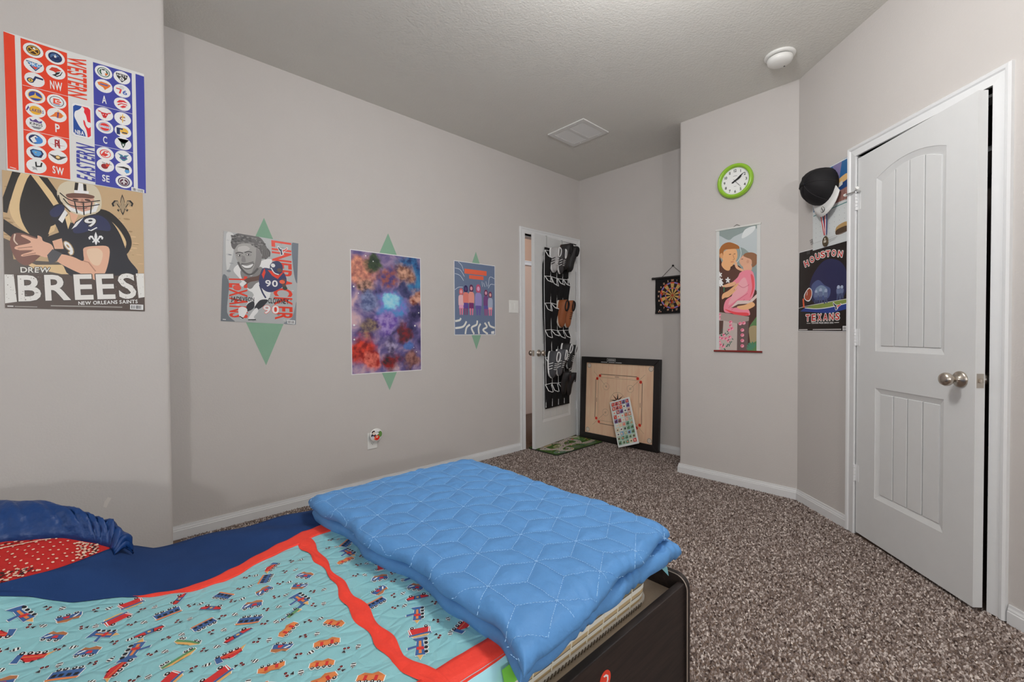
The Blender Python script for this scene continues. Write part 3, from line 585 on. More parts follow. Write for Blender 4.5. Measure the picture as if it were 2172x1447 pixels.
A.poly((226, 226, 226), [(600, 360), (650, 420), (760, 455), (880, 430), (910, 360), (880, 350), (850, 410), (760, 430), (660, 390)])
for L_ in ([(560, 260), (640, 320), (760, 345), (920, 330)], [(590, 310), (650, 370), (770, 385), (915, 365)], [(690, 340), (710, 445)], [(768, 350), (772, 460)], [(845, 345), (830, 450)], [(545, 280), (570, 350), (650, 430)]): A.curve(BLK, L_, .0038)
A.poly(SKN, [(640, 430), (720, 460), (680, 540), (655, 500)]); A.poly((232, 230, 226), [(690, 236), (820, 246), (820, 270), (690, 262)])
A.text((226, 226, 222), '9', (765, 490), (870, 480), (888, 550), (790, 572), (44, 40, 38), .003); A.text((226, 226, 222), '9', (575, 690), (640, 700), (690, 845), (620, 800), (150, 126, 90), .003)
A.line((235, 235, 235), [(805, 590), (830, 598), (885, 570)], .004)
A.fleur((225, 222, 216), (872, 668), 140, 120); A.fleur(BLK, (1122, 368), 205, 190); A.fleur((150, 132, 106), (1122, 368), 168, 152)
A.smooth(SKN, [(765, 750), (870, 735), (982, 745), (985, 850), (940, 985), (870, 1040), (800, 1010), (650, 945), (515, 865), (545, 808), (660, 830), (752, 868), (755, 800)])
A.smooth((222, 182, 156), [(790, 770), (880, 755), (930, 800), (900, 900), (840, 900), (800, 840)]); A.line((168, 120, 100), [(756, 868), (800, 880), (860, 960)], .004)
A.smooth((112, 76, 66), [(105, 740), (110, 660), (150, 618), (250, 628), (400, 690), (420, 760), (350, 840), (250, 905), (160, 860)]); A.curve((196, 176, 160), [(150, 625), (140, 680), (170, 720)], .004)
A.smooth((206, 162, 138), [(155, 735), (290, 700), (205, 645), (230, 635), (340, 670), (350, 640), (385, 655), (400, 690), (470, 720), (490, 780), (430, 835), (330, 810), (215, 825), (205, 808), (300, 775), (160, 765)])
for L_ in ([(170, 752), (300, 740)], [(180, 772), (310, 770)], [(215, 816), (330, 795)]): A.line((150, 106, 90), L_, .003)
A.poly((72, 72, 76), [(430, 815), (480, 762), (565, 800), (515, 870), (450, 892)]); A.poly(SKN, [(480, 690), (565, 665), (580, 760), (500, 760)])
A.text((206, 204, 198), 'DREW', (188, 918), (455, 924), (445, 970), (190, 968), (60, 54, 50), .002)
A.poly((205, 204, 200), [(45, 982), (128, 985), (150, 1225), (45, 1238)]); A.poly((205, 204, 200), [(1222, 982), (1295, 982), (1294, 1192), (1240, 1200)])
A.text((208, 206, 202), 'BREES', (160, 988), (1210, 980), (1225, 1205), (165, 1225), (66, 58, 52), .003)
for k in range(90): A.disc((120, 112, 106), (random.uniform(1020, 1290) if k % 2 else random.uniform(50, 400), random.uniform(990, 1210)), random.uniform(.0006, .002), None, 5)
A.text((216, 214, 208), 'NEW ORLEANS SAINTS', (697, 1226), (1230, 1214), (1230, 1246), (697, 1258))
A.line((150, 146, 140), [(450, 1262), (1090, 1280)], .004); A.line((200, 198, 194), [(65, 1262), (118, 1264)], .004); A.line((150, 146, 140), [(130, 1266), (330, 1272)], .003)
A.barcode([(1162, 1256), (1280, 1260), (1278, 1306), (1160, 1300)])
A.build('print', e)

rs2 = random.Random(5)
# ---- linebacker poster (long wall)
rot = math.radians(-2.4); fr = sheet_frame(LEFTW, .4975, 1.181, rot); W, HT = .402, .516
e = paper('poster', fr, W, HT, 'grey and red football linebacker poster hung slightly crooked on the long wall', 'poster', (150, 152, 154))
A = Art([(107, 175), (782, 278), (752, 1010), (72, 977)], W, HT, fr, .0018)
A.poly((160, 162, 163), [(107, 175), (782, 278), (752, 1010), (72, 977)])
A.smooth((100, 106, 112), [(100, 560), (150, 640), (130, 900), (200, 985), (72, 977), (80, 700)]); A.smooth((98, 106, 116), [(720, 280), (782, 278), (775, 620), (740, 560)]); A.smooth((120, 126, 132), [(760, 800), (752, 1010), (640, 1000), (720, 940)])
A.smooth((190, 191, 190), [(130, 200), (200, 220), (180, 420), (130, 520)])
for k in range(40): A.disc(random.choice([(140, 142, 145), (178, 179, 180), (120, 124, 128)]), (random.uniform(110, 750), random.uniform(240, 980)), random.uniform(.003, .012), random.uniform(.002, .008), 7)
RD = (205, 54, 30)
A.text(RD, 'LINEBACKER', (718, 275), (726, 968), (560, 962), (532, 250)); A.text(RD, 'TEXANS', (316, 578), (316, 955), (150, 942), (146, 576))
A.smooth((226, 226, 226), [(190, 520), (250, 470), (300, 560), (440, 440), (540, 430), (480, 560), (360, 720), (240, 590)])
A.smooth((120, 118, 117), [(262, 520), (350, 575), (430, 490), (480, 560), (400, 640), (330, 690), (262, 590)])
A.smooth((146, 144, 142), [(196, 330), (235, 285), (330, 270), (420, 320), (446, 400), (425, 490), (352, 562), (292, 530), (232, 455)])
A.smooth((118, 116, 115), [(400, 320), (446, 390), (425, 490), (352, 562), (380, 480), (395, 400)]); A.smooth((172, 170, 168), [(235, 320), (300, 305), (340, 330), (300, 356), (240, 360)])
A.smooth((80, 78, 78), [(172, 300), (186, 222), (255, 190), (350, 198), (440, 235), (490, 310), (515, 380), (480, 425), (446, 380), (410, 318), (335, 283), (240, 292), (200, 338)])
for k in range(60):
    t = rs2.random(); x = 180 + 300 * t; y = 215 - 20 * math.sin(t * PI) + 75 * t * t + rs2.uniform(0, 75); A.curve((54, 52, 52) if k % 2 else (112, 110, 109), [(x - 10, y - 6), (x, y + 4), (x + 8, y - 4)], .007, 3)
for k in range(8): A.curve((70, 68, 68) if k % 2 else (100, 98, 97), [(452 + 6 * k, 300 + 4 * k), (462 + 8 * k, 360), (450 + 9 * k, 420 - 3 * k)], .010, 3)
for x, y in ((246, 392), (326, 384)):
    A.disc((110, 108, 107), (x, y), .015, .008, 12); A.disc((198, 196, 194), (x, y), .010, .0042, 10); A.disc((44, 43, 43), (x + 2, y), .0048, None, 8); A.curve((64, 62, 62), [(x - 34, y - 18), (x, y - 28), (x + 32, y - 20)], .006, 3)
A.smooth((120, 118, 117), [(272, 398), (262, 440), (280, 452), (302, 446), (292, 400)]); A.smooth((98, 96, 95), [(255, 468), (315, 474), (378, 456), (350, 508), (292, 512)]); A.smooth((222, 221, 220), [(264, 476), (312, 482), (368, 466), (345, 498), (296, 502)])
A.curve((78, 76, 76), [(232, 450), (262, 510), (312, 556), (360, 556), (412, 505)], .011, 4); A.curve((92, 90, 89), [(262, 462), (310, 464), (372, 448)], .006, 4)
A.text(RD, 'TEXANS', (316, 578), (316, 955), (150, 942), (146, 576))
A.curve((92, 66, 58), [(470, 545), (420, 590), (330, 610), (275, 645)], .026); A.line((226, 226, 226), [(295, 625), (255, 660)], .022); A.disc((206, 76, 60), (222, 680), .021, .016)
A.smooth((226, 226, 226), [(415, 630), (520, 690), (500, 790), (440, 800), (350, 860), (305, 830), (370, 750), (350, 700)]); A.curve((50, 54, 84), [(425, 650), (450, 720), (480, 770)], .009)
A.smooth((50, 54, 92), [(435, 540), (470, 500), (560, 520), (650, 550), (665, 640), (560, 710), (480, 710), (420, 640)]); A.poly(RD, [(445, 560), (470, 505), (480, 540), (460, 600)]); A.poly(RD, [(500, 520), (640, 545), (590, 600), (540, 570)])
A.smooth((44, 50, 84), [(520, 480), (550, 445), (600, 440), (635, 480), (628, 540), (580, 565), (540, 530)]); A.curve((225, 225, 225), [(530, 500), (560, 545), (600, 560)], .006); A.disc((225, 225, 225), (548, 478), .012)
A.disc((90, 70, 62), (608, 520), .014, .012); A.curve((92, 66, 58), [(650, 600), (640, 630), (655, 680)], .022); A.disc((222, 90, 60), (630, 625), .016, .012); A.disc((48, 60, 52), (655, 682), .014, .011)
A.text((232, 232, 232), '90', (475, 608), (590, 612), (590, 672), (478, 668))
A.smooth((44, 44, 50), [(430, 790), (500, 790), (450, 850), (390, 880), (380, 850)]); A.smooth((44, 44, 50), [(310, 830), (370, 800), (370, 860), (310, 890)])
A.smooth((216, 216, 216), [(390, 860), (410, 890), (370, 940), (385, 965), (320, 965), (340, 920)]); A.smooth((216, 216, 216), [(300, 860), (310, 890), (270, 950), (240, 940), (230, 870), (260, 850)]); A.line((40, 40, 42), [(318, 966), (388, 964)], .006); A.line((40, 40, 42), [(240, 935), (275, 955)], .006)
A.text((34, 34, 36), 'JADEVEON', (165, 756), (375, 766), (375, 814), (165, 808)); A.text((34, 34, 36), 'CLOWNEY', (500, 770), (690, 776), (690, 826), (500, 818)); A.text((226, 226, 226), '90', (455, 835), (600, 838), (600, 912), (455, 912), RD, .002)
def bull(A, p, s):
    f = lambda pts: [(p[0] + a * s, p[1] - b * s) for a, b in pts]
    A.poly((232, 232, 230), f([(-1.05, .85), (-.75, .95), (-.5, .5), (0, .3), (.55, .35), (.9, .7), (1.1, .5), (.85, .1), (.4, -.15), (.15, -.75), (-.25, -1.05), (-.45, -.75), (-.5, -.2), (-.85, .15)]))
    A.poly((38, 44, 70), f([(-.92, .75), (-.78, .75), (-.5, .35), (-.05, .18), (-.1, -.25), (.0, -.7), (-.22, -.9), (-.35, -.7), (-.4, -.15), (-.75, .2)]))
    A.poly((200, 50, 40), f([(.05, .16), (.5, .22), (.88, .55), (.95, .45), (.7, .08), (.3, -.1), (.15, -.5)])); A.poly((232, 232, 230), f([(-.3, .0), (-.15, .08), (-.2, -.1)]))
bull(A, (636, 345), 46)
A.line((205, 205, 205), [(90, 962), (118, 964)], .004); A.barcode([(676, 968), (744, 972), (742, 1006), (674, 1000)])
A.build('print', e)

# ---- tall film poster: plain stand-in of soft purple, blue and orange cloud
def cloud(name, cols, scale, stops, seed=0.0):
    m = bpy.data.materials.new(name); m.use_nodes = True; n, l = nodes(m); b = n['Principled BSDF']; tc = n.new('ShaderNodeTexCoord')
    mp = n.new('ShaderNodeMapping'); mp.inputs['Location'].default_value = (seed, seed * .7, 0); tx = n.new('ShaderNodeTexNoise'); tx.inputs['Scale'].default_value = scale; tx.inputs['Detail'].default_value = 4; tx.inputs['Distortion'].default_value = .6
    cr = n.new('ShaderNodeValToRGB'); els = cr.color_ramp.elements
    while len(els) < len(cols): els.new(.5)
    for el, c, s in zip(els, cols, stops): el.position = s; el.color = (*alb(c), 1)
    l.new(tc.outputs['Object'], mp.inputs[0]); l.new(mp.outputs[0], tx.inputs['Vector']); l.new(tx.outputs['Fac'], cr.inputs[0]); l.new(cr.outputs[0], b.inputs['Base Color'])
    b.inputs['Roughness'].default_value = .35; b.inputs['Specular IOR Level'].default_value = .35; return m
fr = sheet_frame(LEFTW, 1.255, .820); W, HT = .556, .868
e = paper('poster', fr, W, HT, 'tall purple and blue glossy poster with red lower corner on the long wall', 'poster', (206, 204, 206))
A = Art([(0, 0), (100, 0), (100, 156), (0, 156)], W, HT, fr, .0018)
def nebula(name, fr, w, h, base, blobs):
    """soft colour clouds: a noise ground with blurred patches of other tones (centres in sheet percent)"""
    m = cloud(name, *base); n, l = nodes(m); b = n['Principled BSDF']; tc = n['Texture Coordinate']; prev = n['Color Ramp'].outputs[0]
    wn = n.new('ShaderNodeTexNoise'); wn.inputs['Scale'].default_value = 11; wn.inputs['Detail'].default_value = 4; l.new(tc.outputs['Object'], wn.inputs['Vector'])
    wv = n.new('ShaderNodeVectorMath'); wv.operation = 'MULTIPLY_ADD'; wv.inputs[1].default_value = (.16, .16, .16); l.new(wn.outputs['Color'], wv.inputs[0]); l.new(tc.outputs['Object'], wv.inputs[2])
    for (px, py, r, c1, c2) in blobs:
        ctr = fr(w * px / 100, 0, h * (1 - py / 156)) + Vector((.08, .08, .08))
        ds = n.new('ShaderNodeVectorMath'); ds.operation = 'DISTANCE'; ds.inputs[1].default_value = ctr; l.new(wv.outputs[0], ds.inputs[0])
        mr = n.new('ShaderNodeMapRange'); mr.interpolation_type = 'SMOOTHSTEP'; mr.inputs['From Min'].default_value = r * 1.2; mr.inputs['From Max'].default_value = r * .55; l.new(ds.outputs['Value'], mr.inputs['Value'])
        cm = n.new('ShaderNodeMix'); cm.data_type = 'RGBA'; cm.inputs[6].default_value = (*alb(c1), 1); cm.inputs[7].default_value = (*alb(c2), 1); tx = n.new('ShaderNodeTexNoise'); tx.inputs['Scale'].default_value = 26; tx.inputs['Detail'].default_value = 4; l.new(tc.outputs['Object'], tx.inputs['Vector'])
        sp2 = n.new('ShaderNodeMapRange'); sp2.inputs['From Min'].default_value = .38; sp2.inputs['From Max'].default_value = .62; l.new(tx.outputs['Fac'], sp2.inputs['Value']); l.new(sp2.outputs[0], cm.inputs[0])
        mx = n.new('ShaderNodeMix'); mx.data_type = 'RGBA'; l.new(mr.outputs[0], mx.inputs[0]); l.new(prev, mx.inputs[6]); l.new(cm.outputs[2], mx.inputs[7]); prev = mx.outputs[2]
    l.new(prev, b.inputs['Base Color']); return m
NB = nebula('colour_clouds', fr, W, HT, ([(44, 44, 78), (92, 82, 128), (142, 122, 152), (186, 156, 162)], 9, (.3, .45, .58, .7)), [
    (84, 14, .13, (30, 48, 92), (52, 100, 146)), (96, 34, .12, (40, 90, 140), (60, 120, 160)), (14, 26, .12, (150, 92, 84), (206, 140, 116)), (30, 14, .07, (40, 52, 44), (60, 76, 52)), (50, 30, .08, (150, 84, 66), (70, 60, 110)),
    (76, 26, .095, (110, 74, 62), (190, 146, 124)), (74, 46, .07, (44, 50, 84), (70, 70, 110)), (20, 46, .075, (60, 46, 44), (176, 134, 118)), (24, 62, .07, (70, 80, 120), (120, 130, 166)), (92, 56, .07, (110, 50, 40), (196, 148, 128)), (92, 76, .08, (40, 38, 70), (70, 62, 104)),
    (56, 70, .12, (70, 130, 180), (120, 110, 180)), (54, 62, .05, (110, 180, 206), (150, 196, 214)), (46, 92, .10, (96, 70, 150), (150, 130, 180)), (22, 96, .09, (60, 46, 74), (140, 120, 96)), (14, 126, .11, (120, 30, 30), (196, 64, 48)), (26, 140, .08, (150, 40, 36), (206, 110, 96)),
    (54, 118, .06, (150, 140, 170), (70, 60, 90)), (54, 142, .085, (130, 34, 34), (50, 40, 46)), (76, 104, .07, (60, 44, 56), (120, 40, 44)), (82, 122, .05, (60, 90, 150), (80, 110, 170)), (84, 140, .08, (96, 60, 60), (150, 106, 100))])
A.poly(NB, [(1, 1), (99, 1), (99, 155), (1, 155)])
for x, y, r in ((4, 46, .006), (10, 54, .004), (90, 94, .007), (96, 76, .005), (4, 94, .007), (4, 112, .006), (92, 130, .004), (88, 124, .003), (20, 6, .005), (30, 12, .004)): A.disc((226, 214, 220), (x, y), r)
A.build('print', e)

# ---- small slate blue poster: plain stand-in, pale rays over six plain standing people
fr = sheet_frame(LEFTW, 2.124, 1.090); W, HT = .448, .617
e = paper('poster', fr, W, HT, 'small slate blue poster with a row of standing people beside the light switch', 'poster', (206, 206, 208))
A = Art([(0, 0), (100, 0), (100, 138), (0, 138)], W, HT, fr, .0018); SL = (98, 112, 138)
A.poly(SL, [(1.2, 1.2), (98.8, 1.2), (98.8, 136.8), (1.2, 136.8)])
PALE = (196, 202, 212)
for c in ([(2, 14), (14, 16), (24, 28)], [(2, 24), (14, 27), (22, 36)], [(10, 2), (18, 8), (22, 18)], [(98, 26), (86, 24), (82, 42)], [(98, 38), (88, 38), (82, 46)], [(2, 54), (10, 49), (20, 48)], [(70, 36), (74, 44)], [(66, 34), (68, 44)], [(76, 33), (79, 43)]): A.curve(PALE, c, .004)
A.poly((214, 96, 70), [(24, 13), (78, 13), (78, 22), (24, 22)]); A.poly((214, 96, 70), [(35, 24), (70, 24), (70, 31), (35, 31)])
def person_print(x, hy, s, skin, hair, top, low, leg):
    A.smooth(hair, [(x - 4 * s, hy + 8 * s), (x - 4 * s, hy - 1 * s), (x, hy - 4 * s), (x + 4 * s, hy - 1 * s), (x + 4 * s, hy + 8 * s)]); A.disc(skin, (x, hy + 3 * s), .0125 * s, .016 * s, 12)
    A.smooth(top, [(x - 6 * s, hy + 12 * s), (x, hy + 9 * s), (x + 6 * s, hy + 12 * s), (x + 6.5 * s, hy + 26 * s), (x + 5 * s, hy + 30 * s), (x - 5 * s, hy + 30 * s), (x - 6.5 * s, hy + 26 * s)])
    A.poly(low, [(x - 5 * s, hy + 29 * s), (x + 5 * s, hy + 29 * s), (x + 5.5 * s, 88), (x - 5.5 * s, 88)]); A.poly(leg, [(x - 4.5 * s, 87), (x - 1 * s, 87), (x - 1.2 * s, 100), (x - 3.6 * s, 100)]); A.poly(leg, [(x + 1 * s, 87), (x + 4.5 * s, 87), (x + 3.6 * s, 100), (x + 1.2 * s, 100)])
PK = (206, 116, 140)
person_print(16, 54, .95, (214, 150, 160), (196, 96, 96), (214, 170, 176), (206, 150, 180), PK); person_print(27, 48, 1.0, (84, 66, 110), (50, 40, 84), (206, 120, 110), (92, 70, 140), (120, 60, 100))
person_print(40, 46, 1.05, (206, 150, 160), (90, 48, 80), (220, 140, 130), (110, 50, 100), PK); person_print(76, 53, .95, (200, 150, 170), (110, 50, 84), (110, 70, 120), (90, 80, 150), (150, 70, 120)); person_print(87, 56, .95, (214, 160, 150), (110, 60, 90), (150, 160, 180), (220, 160, 160), PK)
person_print(57, 45, 1.25, (200, 150, 180), (170, 80, 110), (140, 130, 180), (96, 84, 150), (96, 84, 150))
for c in ([(2, 112), (12, 110), (15, 106)], [(2, 125), (20, 122), (28, 112)], [(25, 136), (28, 124), (36, 118)], [(46, 136), (40, 124), (52, 118), (54, 110)], [(58, 136), (57, 124), (62, 116)], [(80, 136), (68, 128), (78, 122), (72, 114)], [(98, 124), (86, 120), (82, 112)]): A.curve((206, 206, 200), c, .017)
A.poly((210, 210, 210), [(89, 131), (97, 130), (97, 136), (89, 136)])
A.build('print', e)

# ---- team poster on the closet wall (plain field scene)
fr = sheet_frame(CLOSW, .003, 1.106, math.radians(-.6)); W, HT = .428, .512
e = paper('poster', fr, W, HT, 'black football stadium poster with red lettering on the closet wall', 'poster', (206, 206, 206))
A = Art([(18, 188), (798, 24), (792, 1380), (30, 1388)], W, HT, fr, .0018)
A.poly((30, 24, 22), [(24, 196), (792, 32), (786, 1374), (36, 1380)])
A.smooth((38, 40, 74), [(240, 560), (420, 330), (640, 340), (760, 520), (750, 800), (600, 980), (300, 980), (200, 800)], 6); A.smooth((70, 82, 124), [(230, 700), (330, 620), (430, 700), (520, 760), (480, 900), (300, 920), (240, 820)], 6)
A.smooth((112, 132, 158), [(290, 760), (380, 700), (470, 760), (450, 840), (330, 850)], 6)
A.poly((122, 138, 66), [(130, 1035), (300, 985), (780, 905), (784, 965), (520, 1025), (300, 1046)]); A.poly((38, 58, 128), [(130, 1040), (310, 1052), (520, 1030), (784, 968), (784, 1050), (520, 1120), (60, 1090)])
A.curve((226, 226, 224), [(130, 1038), (310, 1052), (520, 1028), (784, 966)], .005); A.curve((206, 206, 204), [(30, 1045), (100, 1025), (300, 985), (784, 905)], .003)
for x, y, s in ((300, 880, 1.0), (370, 870, 1.15), (450, 880, 1.1), (640, 830, 1.1), (690, 820, 1.0)):
    A.disc((150, 162, 184), (x, y - 85 * s), .011 * s); A.smooth((96, 108, 140), [(x - 26 * s, y - 60 * s), (x + 26 * s, y - 60 * s), (x + 18 * s, y + 10 * s), (x - 18 * s, y + 10 * s)]); A.line((70, 80, 110), [(x - 8 * s, y), (x - 16 * s, y + 90 * s)], .009 * s); A.line((70, 80, 110), [(x + 8 * s, y), (x + 20 * s, y + 80 * s)], .009 * s)
A.smooth((226, 222, 220), [(112, 860), (140, 790), (190, 735), (235, 770), (240, 850), (215, 920), (180, 942), (130, 915)]); A.smooth((150, 70, 46), [(125, 860), (150, 795), (195, 748), (226, 780), (230, 850), (205, 910), (175, 925), (135, 905)]); A.line((230, 226, 220), [(165, 790), (160, 850)], .004)
A.poly((214, 92, 56), [(92, 905), (112, 890), (128, 1030), (104, 1034)])
bull(A, (622, 1012), 62)
for ch, p, rt in zip('HOUSTON', ((142, 365), (228, 305), (316, 262), (396, 238), (476, 226), (563, 222), (662, 240)), (-.32, -.25, -.18, -.12, -.04, .04, .16)):
    w2, h2 = 33, 46; c_, s_ = math.cos(rt), math.sin(rt); Q = [(p[0] + a * c_ - b * s_, p[1] + a * s_ + b * c_) for a, b in ((-w2, -h2), (w2, -h2), (w2, h2), (-w2, h2))]
    A.text((178, 40, 36), ch, *Q, outline=(214, 210, 206), ow=.0045)
for i, ch in enumerate('TEXANS'): A.text((178, 40, 36), ch, (150 + i * 90, 1140 - i * 5), (212 + i * 90, 1136 - i * 5), (212 + i * 90, 1236 - i * 5), (150 + i * 90, 1240 - i * 5), (214, 210, 206), .0045)
A.text((220, 218, 214), 'TEXANS PRIDE SINCE 2002', (235, 1250), (572, 1242), (572, 1268), (235, 1276)); A.line((206, 204, 200), [(165, 1270), (225, 1268)], .003); A.line((206, 204, 200), [(585, 1254), (655, 1250)], .003)
A.line((200, 198, 196), [(45, 1366), (180, 1362)], .005); A.line((170, 168, 166), [(262, 1360), (690, 1350)], .006); A.barcode([(710, 1302), (790, 1300), (790, 1362), (710, 1366)])
A.build('print', e)
MB().box((.088, .001, 1.588), (.118, .0045, 1.612), CLOSW).build('binder_clip', M((60, 58, 56), .4)); tag(bpy.data.objects['binder_clip'], 'small dark clip at the top edge of the black stadium poster', 'clip')

# ================================================================== WALL THINGS
# ---- hanging devotional picture on the clock wall
su = -1.334; fr = lambda a, n, b: CLOCKW(su + a, n, .968 + b); W, HT = .297, .885
e = thing('wall_scroll', tuple(CLOCKW(su + W / 2, 0, .95)), 'long devotional picture scroll of a friar holding a child in pink', 'picture')
MB().box((0, .003, 0), (W, .0045, HT), fr).build('sheet', M((196, 198, 194), .4), e)
MB().tube([fr(-.014, .008, -.003), fr(W + .014, .008, -.003)], .0065, 10).build('bottom_rod', M((112, 36, 32), .4), e)
MB().box((-.004, .002, HT - .008), (W + .004, .009, HT + .004), fr).build('top_strip', M((186, 186, 182), .4), e)
for a in (0, W - .022): MB().box((a, .0045, .004), (a + .022, .0065, HT - .01), fr).build('side_sleeve', M((186, 188, 186), .25, .5), e)
MB().tube([fr(W * .38, .004, HT), fr(W * .48, .005, HT + .018), fr(W * .58, .004, HT)], .0015, 6).build('hanging_cord', M((90, 86, 80), .6), e)
c4 = crop(1490, 330, 460 / 140)
A = Art([c4(105, 522), c4(405, 475), c4(405, 1362), c4(105, 1358)], W, HT, fr, .005)
def P4(pts): return [c4(x, y) for x, y in pts]
A.poly((128, 140, 138), P4([(116, 526), (394, 482), (388, 1360), (116, 1358)]))
A.smooth((168, 176, 178), P4([(116, 560), (190, 590), (240, 560), (394, 520), (394, 760), (330, 680), (260, 640), (116, 660)]), 5); A.smooth((196, 200, 200), P4([(300, 520), (370, 496), (350, 540), (280, 580)]), 5); A.smooth((120, 138, 142), P4([(360, 830), (394, 815), (394, 930), (360, 940)]))
A.poly((84, 118, 74), P4([(330, 1190), (390, 1100), (388, 1360), (320, 1360)])); A.smooth((146, 132, 100), P4([(330, 1200), (388, 1190), (388, 1280), (330, 1300)]))
A.ring((196, 204, 204), c4(190, 690), .086, .003)
A.smooth((70, 46, 40), P4([(116, 740), (160, 770), (230, 760), (280, 790), (330, 900), (388, 960), (388, 1100), (330, 1200), (320, 1340), (116, 1340)]), 5)
A.smooth((84, 56, 48), P4([(116, 745), (170, 800), (250, 790), (290, 830), (230, 870), (116, 850)]), 5)
A.smooth((206, 156, 112), P4([(140, 700), (170, 660), (235, 650), (250, 700), (235, 740), (205, 775), (160, 770), (150, 730)]), 5)
A.smooth((206, 156, 112), P4([(160, 730), (200, 765), (195, 800), (165, 795), (140, 760)])); A.smooth((146, 92, 48), P4([(118, 690), (140, 630), (190, 605), (250, 625), (262, 650), (215, 652), (160, 660), (150, 700), (130, 712)]), 5); A.smooth((196, 144, 102), P4([(128, 690), (146, 680), (150, 715), (134, 712)]))
A.line((80, 54, 40), P4([(192, 690), (206, 688)]), .005); A.line((80, 54, 40), P4([(224, 688), (236, 686)]), .004); A.curve((150, 100, 74), P4([(218, 692), (228, 722), (216, 728)]), .003); A.line((170, 84, 74), P4([(204, 742), (224, 740)]), .004)
A.smooth((196, 150, 124), P4([(262, 740), (275, 710), (300, 690), (350, 690), (350, 750), (320, 780), (285, 775)]), 5); A.smooth((130, 92, 66), P4([(290, 700), (305, 682), (350, 678), (385, 700), (384, 750), (350, 780), (345, 730), (310, 712)]), 5); A.disc((186, 136, 112), c4(320, 740), .009, .012, 12); A.line((80, 54, 44), P4([(276, 724), (288, 722)]), .004)
A.smooth((200, 152, 126), P4([(290, 770), (340, 760), (345, 800), (300, 806)])); A.smooth((204, 158, 126), P4([(232, 740), (245, 742), (255, 775), (290, 795), (285, 808), (245, 790), (232, 765)]), 5)
A.smooth((214, 124, 140), P4([(270, 815), (320, 798), (358, 820), (370, 920), (345, 1000), (300, 1020), (335, 1090), (320, 1115), (220, 1100), (160, 1085), (170, 1010), (235, 960), (250, 900), (200, 900), (250, 850)]), 5)
A.smooth((220, 150, 158), P4([(250, 900), (300, 850), (320, 940), (250, 1000), (190, 1040), (210, 980)]), 5); A.smooth((206, 80, 88), P4([(340, 830), (360, 850), (362, 930), (335, 990), (350, 920)]), 5); A.smooth((206, 70, 76), P4([(165, 1070), (240, 1090), (320, 1095), (318, 1116), (230, 1106)]), 5)
for c in ([(190, 1060), (250, 1010), (320, 960)], [(210, 1075), (270, 1030), (300, 1000)], [(255, 900), (290, 920), (330, 900)]): A.curve((180, 90, 104), P4(c), .003)
A.smooth((206, 158, 116), P4([(145, 1000), (150, 965), (190, 940), (250, 890), (255, 900), (225, 940), (255, 920), (225, 955), (190, 985), (165, 990)]), 5); A.smooth((204, 156, 122), P4([(145, 910), (190, 890), (235, 880), (230, 905), (170, 918)]))
A.poly((196, 178, 172), P4([(205, 1062), (250, 1010), (335, 1010), (386, 960), (386, 985), (340, 1030), (255, 1035)])); A.poly((90, 62, 52), P4([(205, 1062), (255, 1035), (340, 1030), (386, 985), (386, 1000), (330, 1045), (250, 1058)])); A.smooth((208, 160, 116), P4([(248, 1052), (300, 1040), (350, 1020), (368, 1045), (320, 1072), (270, 1070)]), 5)
A.poly((150, 136, 130), P4([(116, 1088), (330, 1122), (328, 1150), (250, 1172), (116, 1140)])); A.poly((172, 160, 154), P4([(116, 1140), (250, 1170), (248, 1358), (116, 1358)])); A.poly((96, 80, 78), P4([(250, 1170), (328, 1150), (320, 1358), (248, 1358)])); A.poly((84, 62, 56), P4([(116, 1150), (155, 1150), (150, 1240), (116, 1250)]))
def rose(x, y, r=.011):
    A.disc((216, 130, 148), c4(x, y), r, r, 9); A.disc((190, 80, 104), c4(x - 2, y - 1), r * .6, r * .5, 7); A.disc((232, 168, 180), c4(x + 3, y + 3), r * .4, r * .4, 6)
for x, y in ((128, 1110), (125, 1135), (205, 1185), (215, 1205), (195, 1215), (160, 1250), (175, 1275), (190, 1290), (150, 1275), (130, 1270), (128, 1300), (140, 1320), (155, 1330), (125, 1345), (200, 1265), (205, 1160), (270, 1170), (295, 1166), (285, 1215), (285, 1250), (285, 1288), (285, 1325)): rose(x, y, .0125)
for k in range(26):
    x, y = random.choice([(150, 1320), (200, 1300), (185, 1245), (140, 1230)]); x += random.uniform(-22, 22); y += random.uniform(-28, 28); A.line((52, 92, 76), P4([(x, y), (x + random.uniform(-9, 9), y + random.uniform(5, 12))]), .006)
for k in range(14): a = random.uniform(0, PI); A.line((70, 120, 96), P4([(350, 1350), (350 + 38 * math.cos(a), 1350 - 55 * math.sin(a))]), .006)
for x, y in ((130, 830), (135, 870), (185, 868), (122, 890), (140, 895)):
    for k in range(5): a = k * 1.257 + x; A.line((222, 220, 214), P4([(x, y), (x + 16 * math.cos(a), y - 20 * math.sin(a))]), .009)
A.line((60, 110, 80), P4([(160, 915), (158, 950)]), .008)
A.build('print', e)

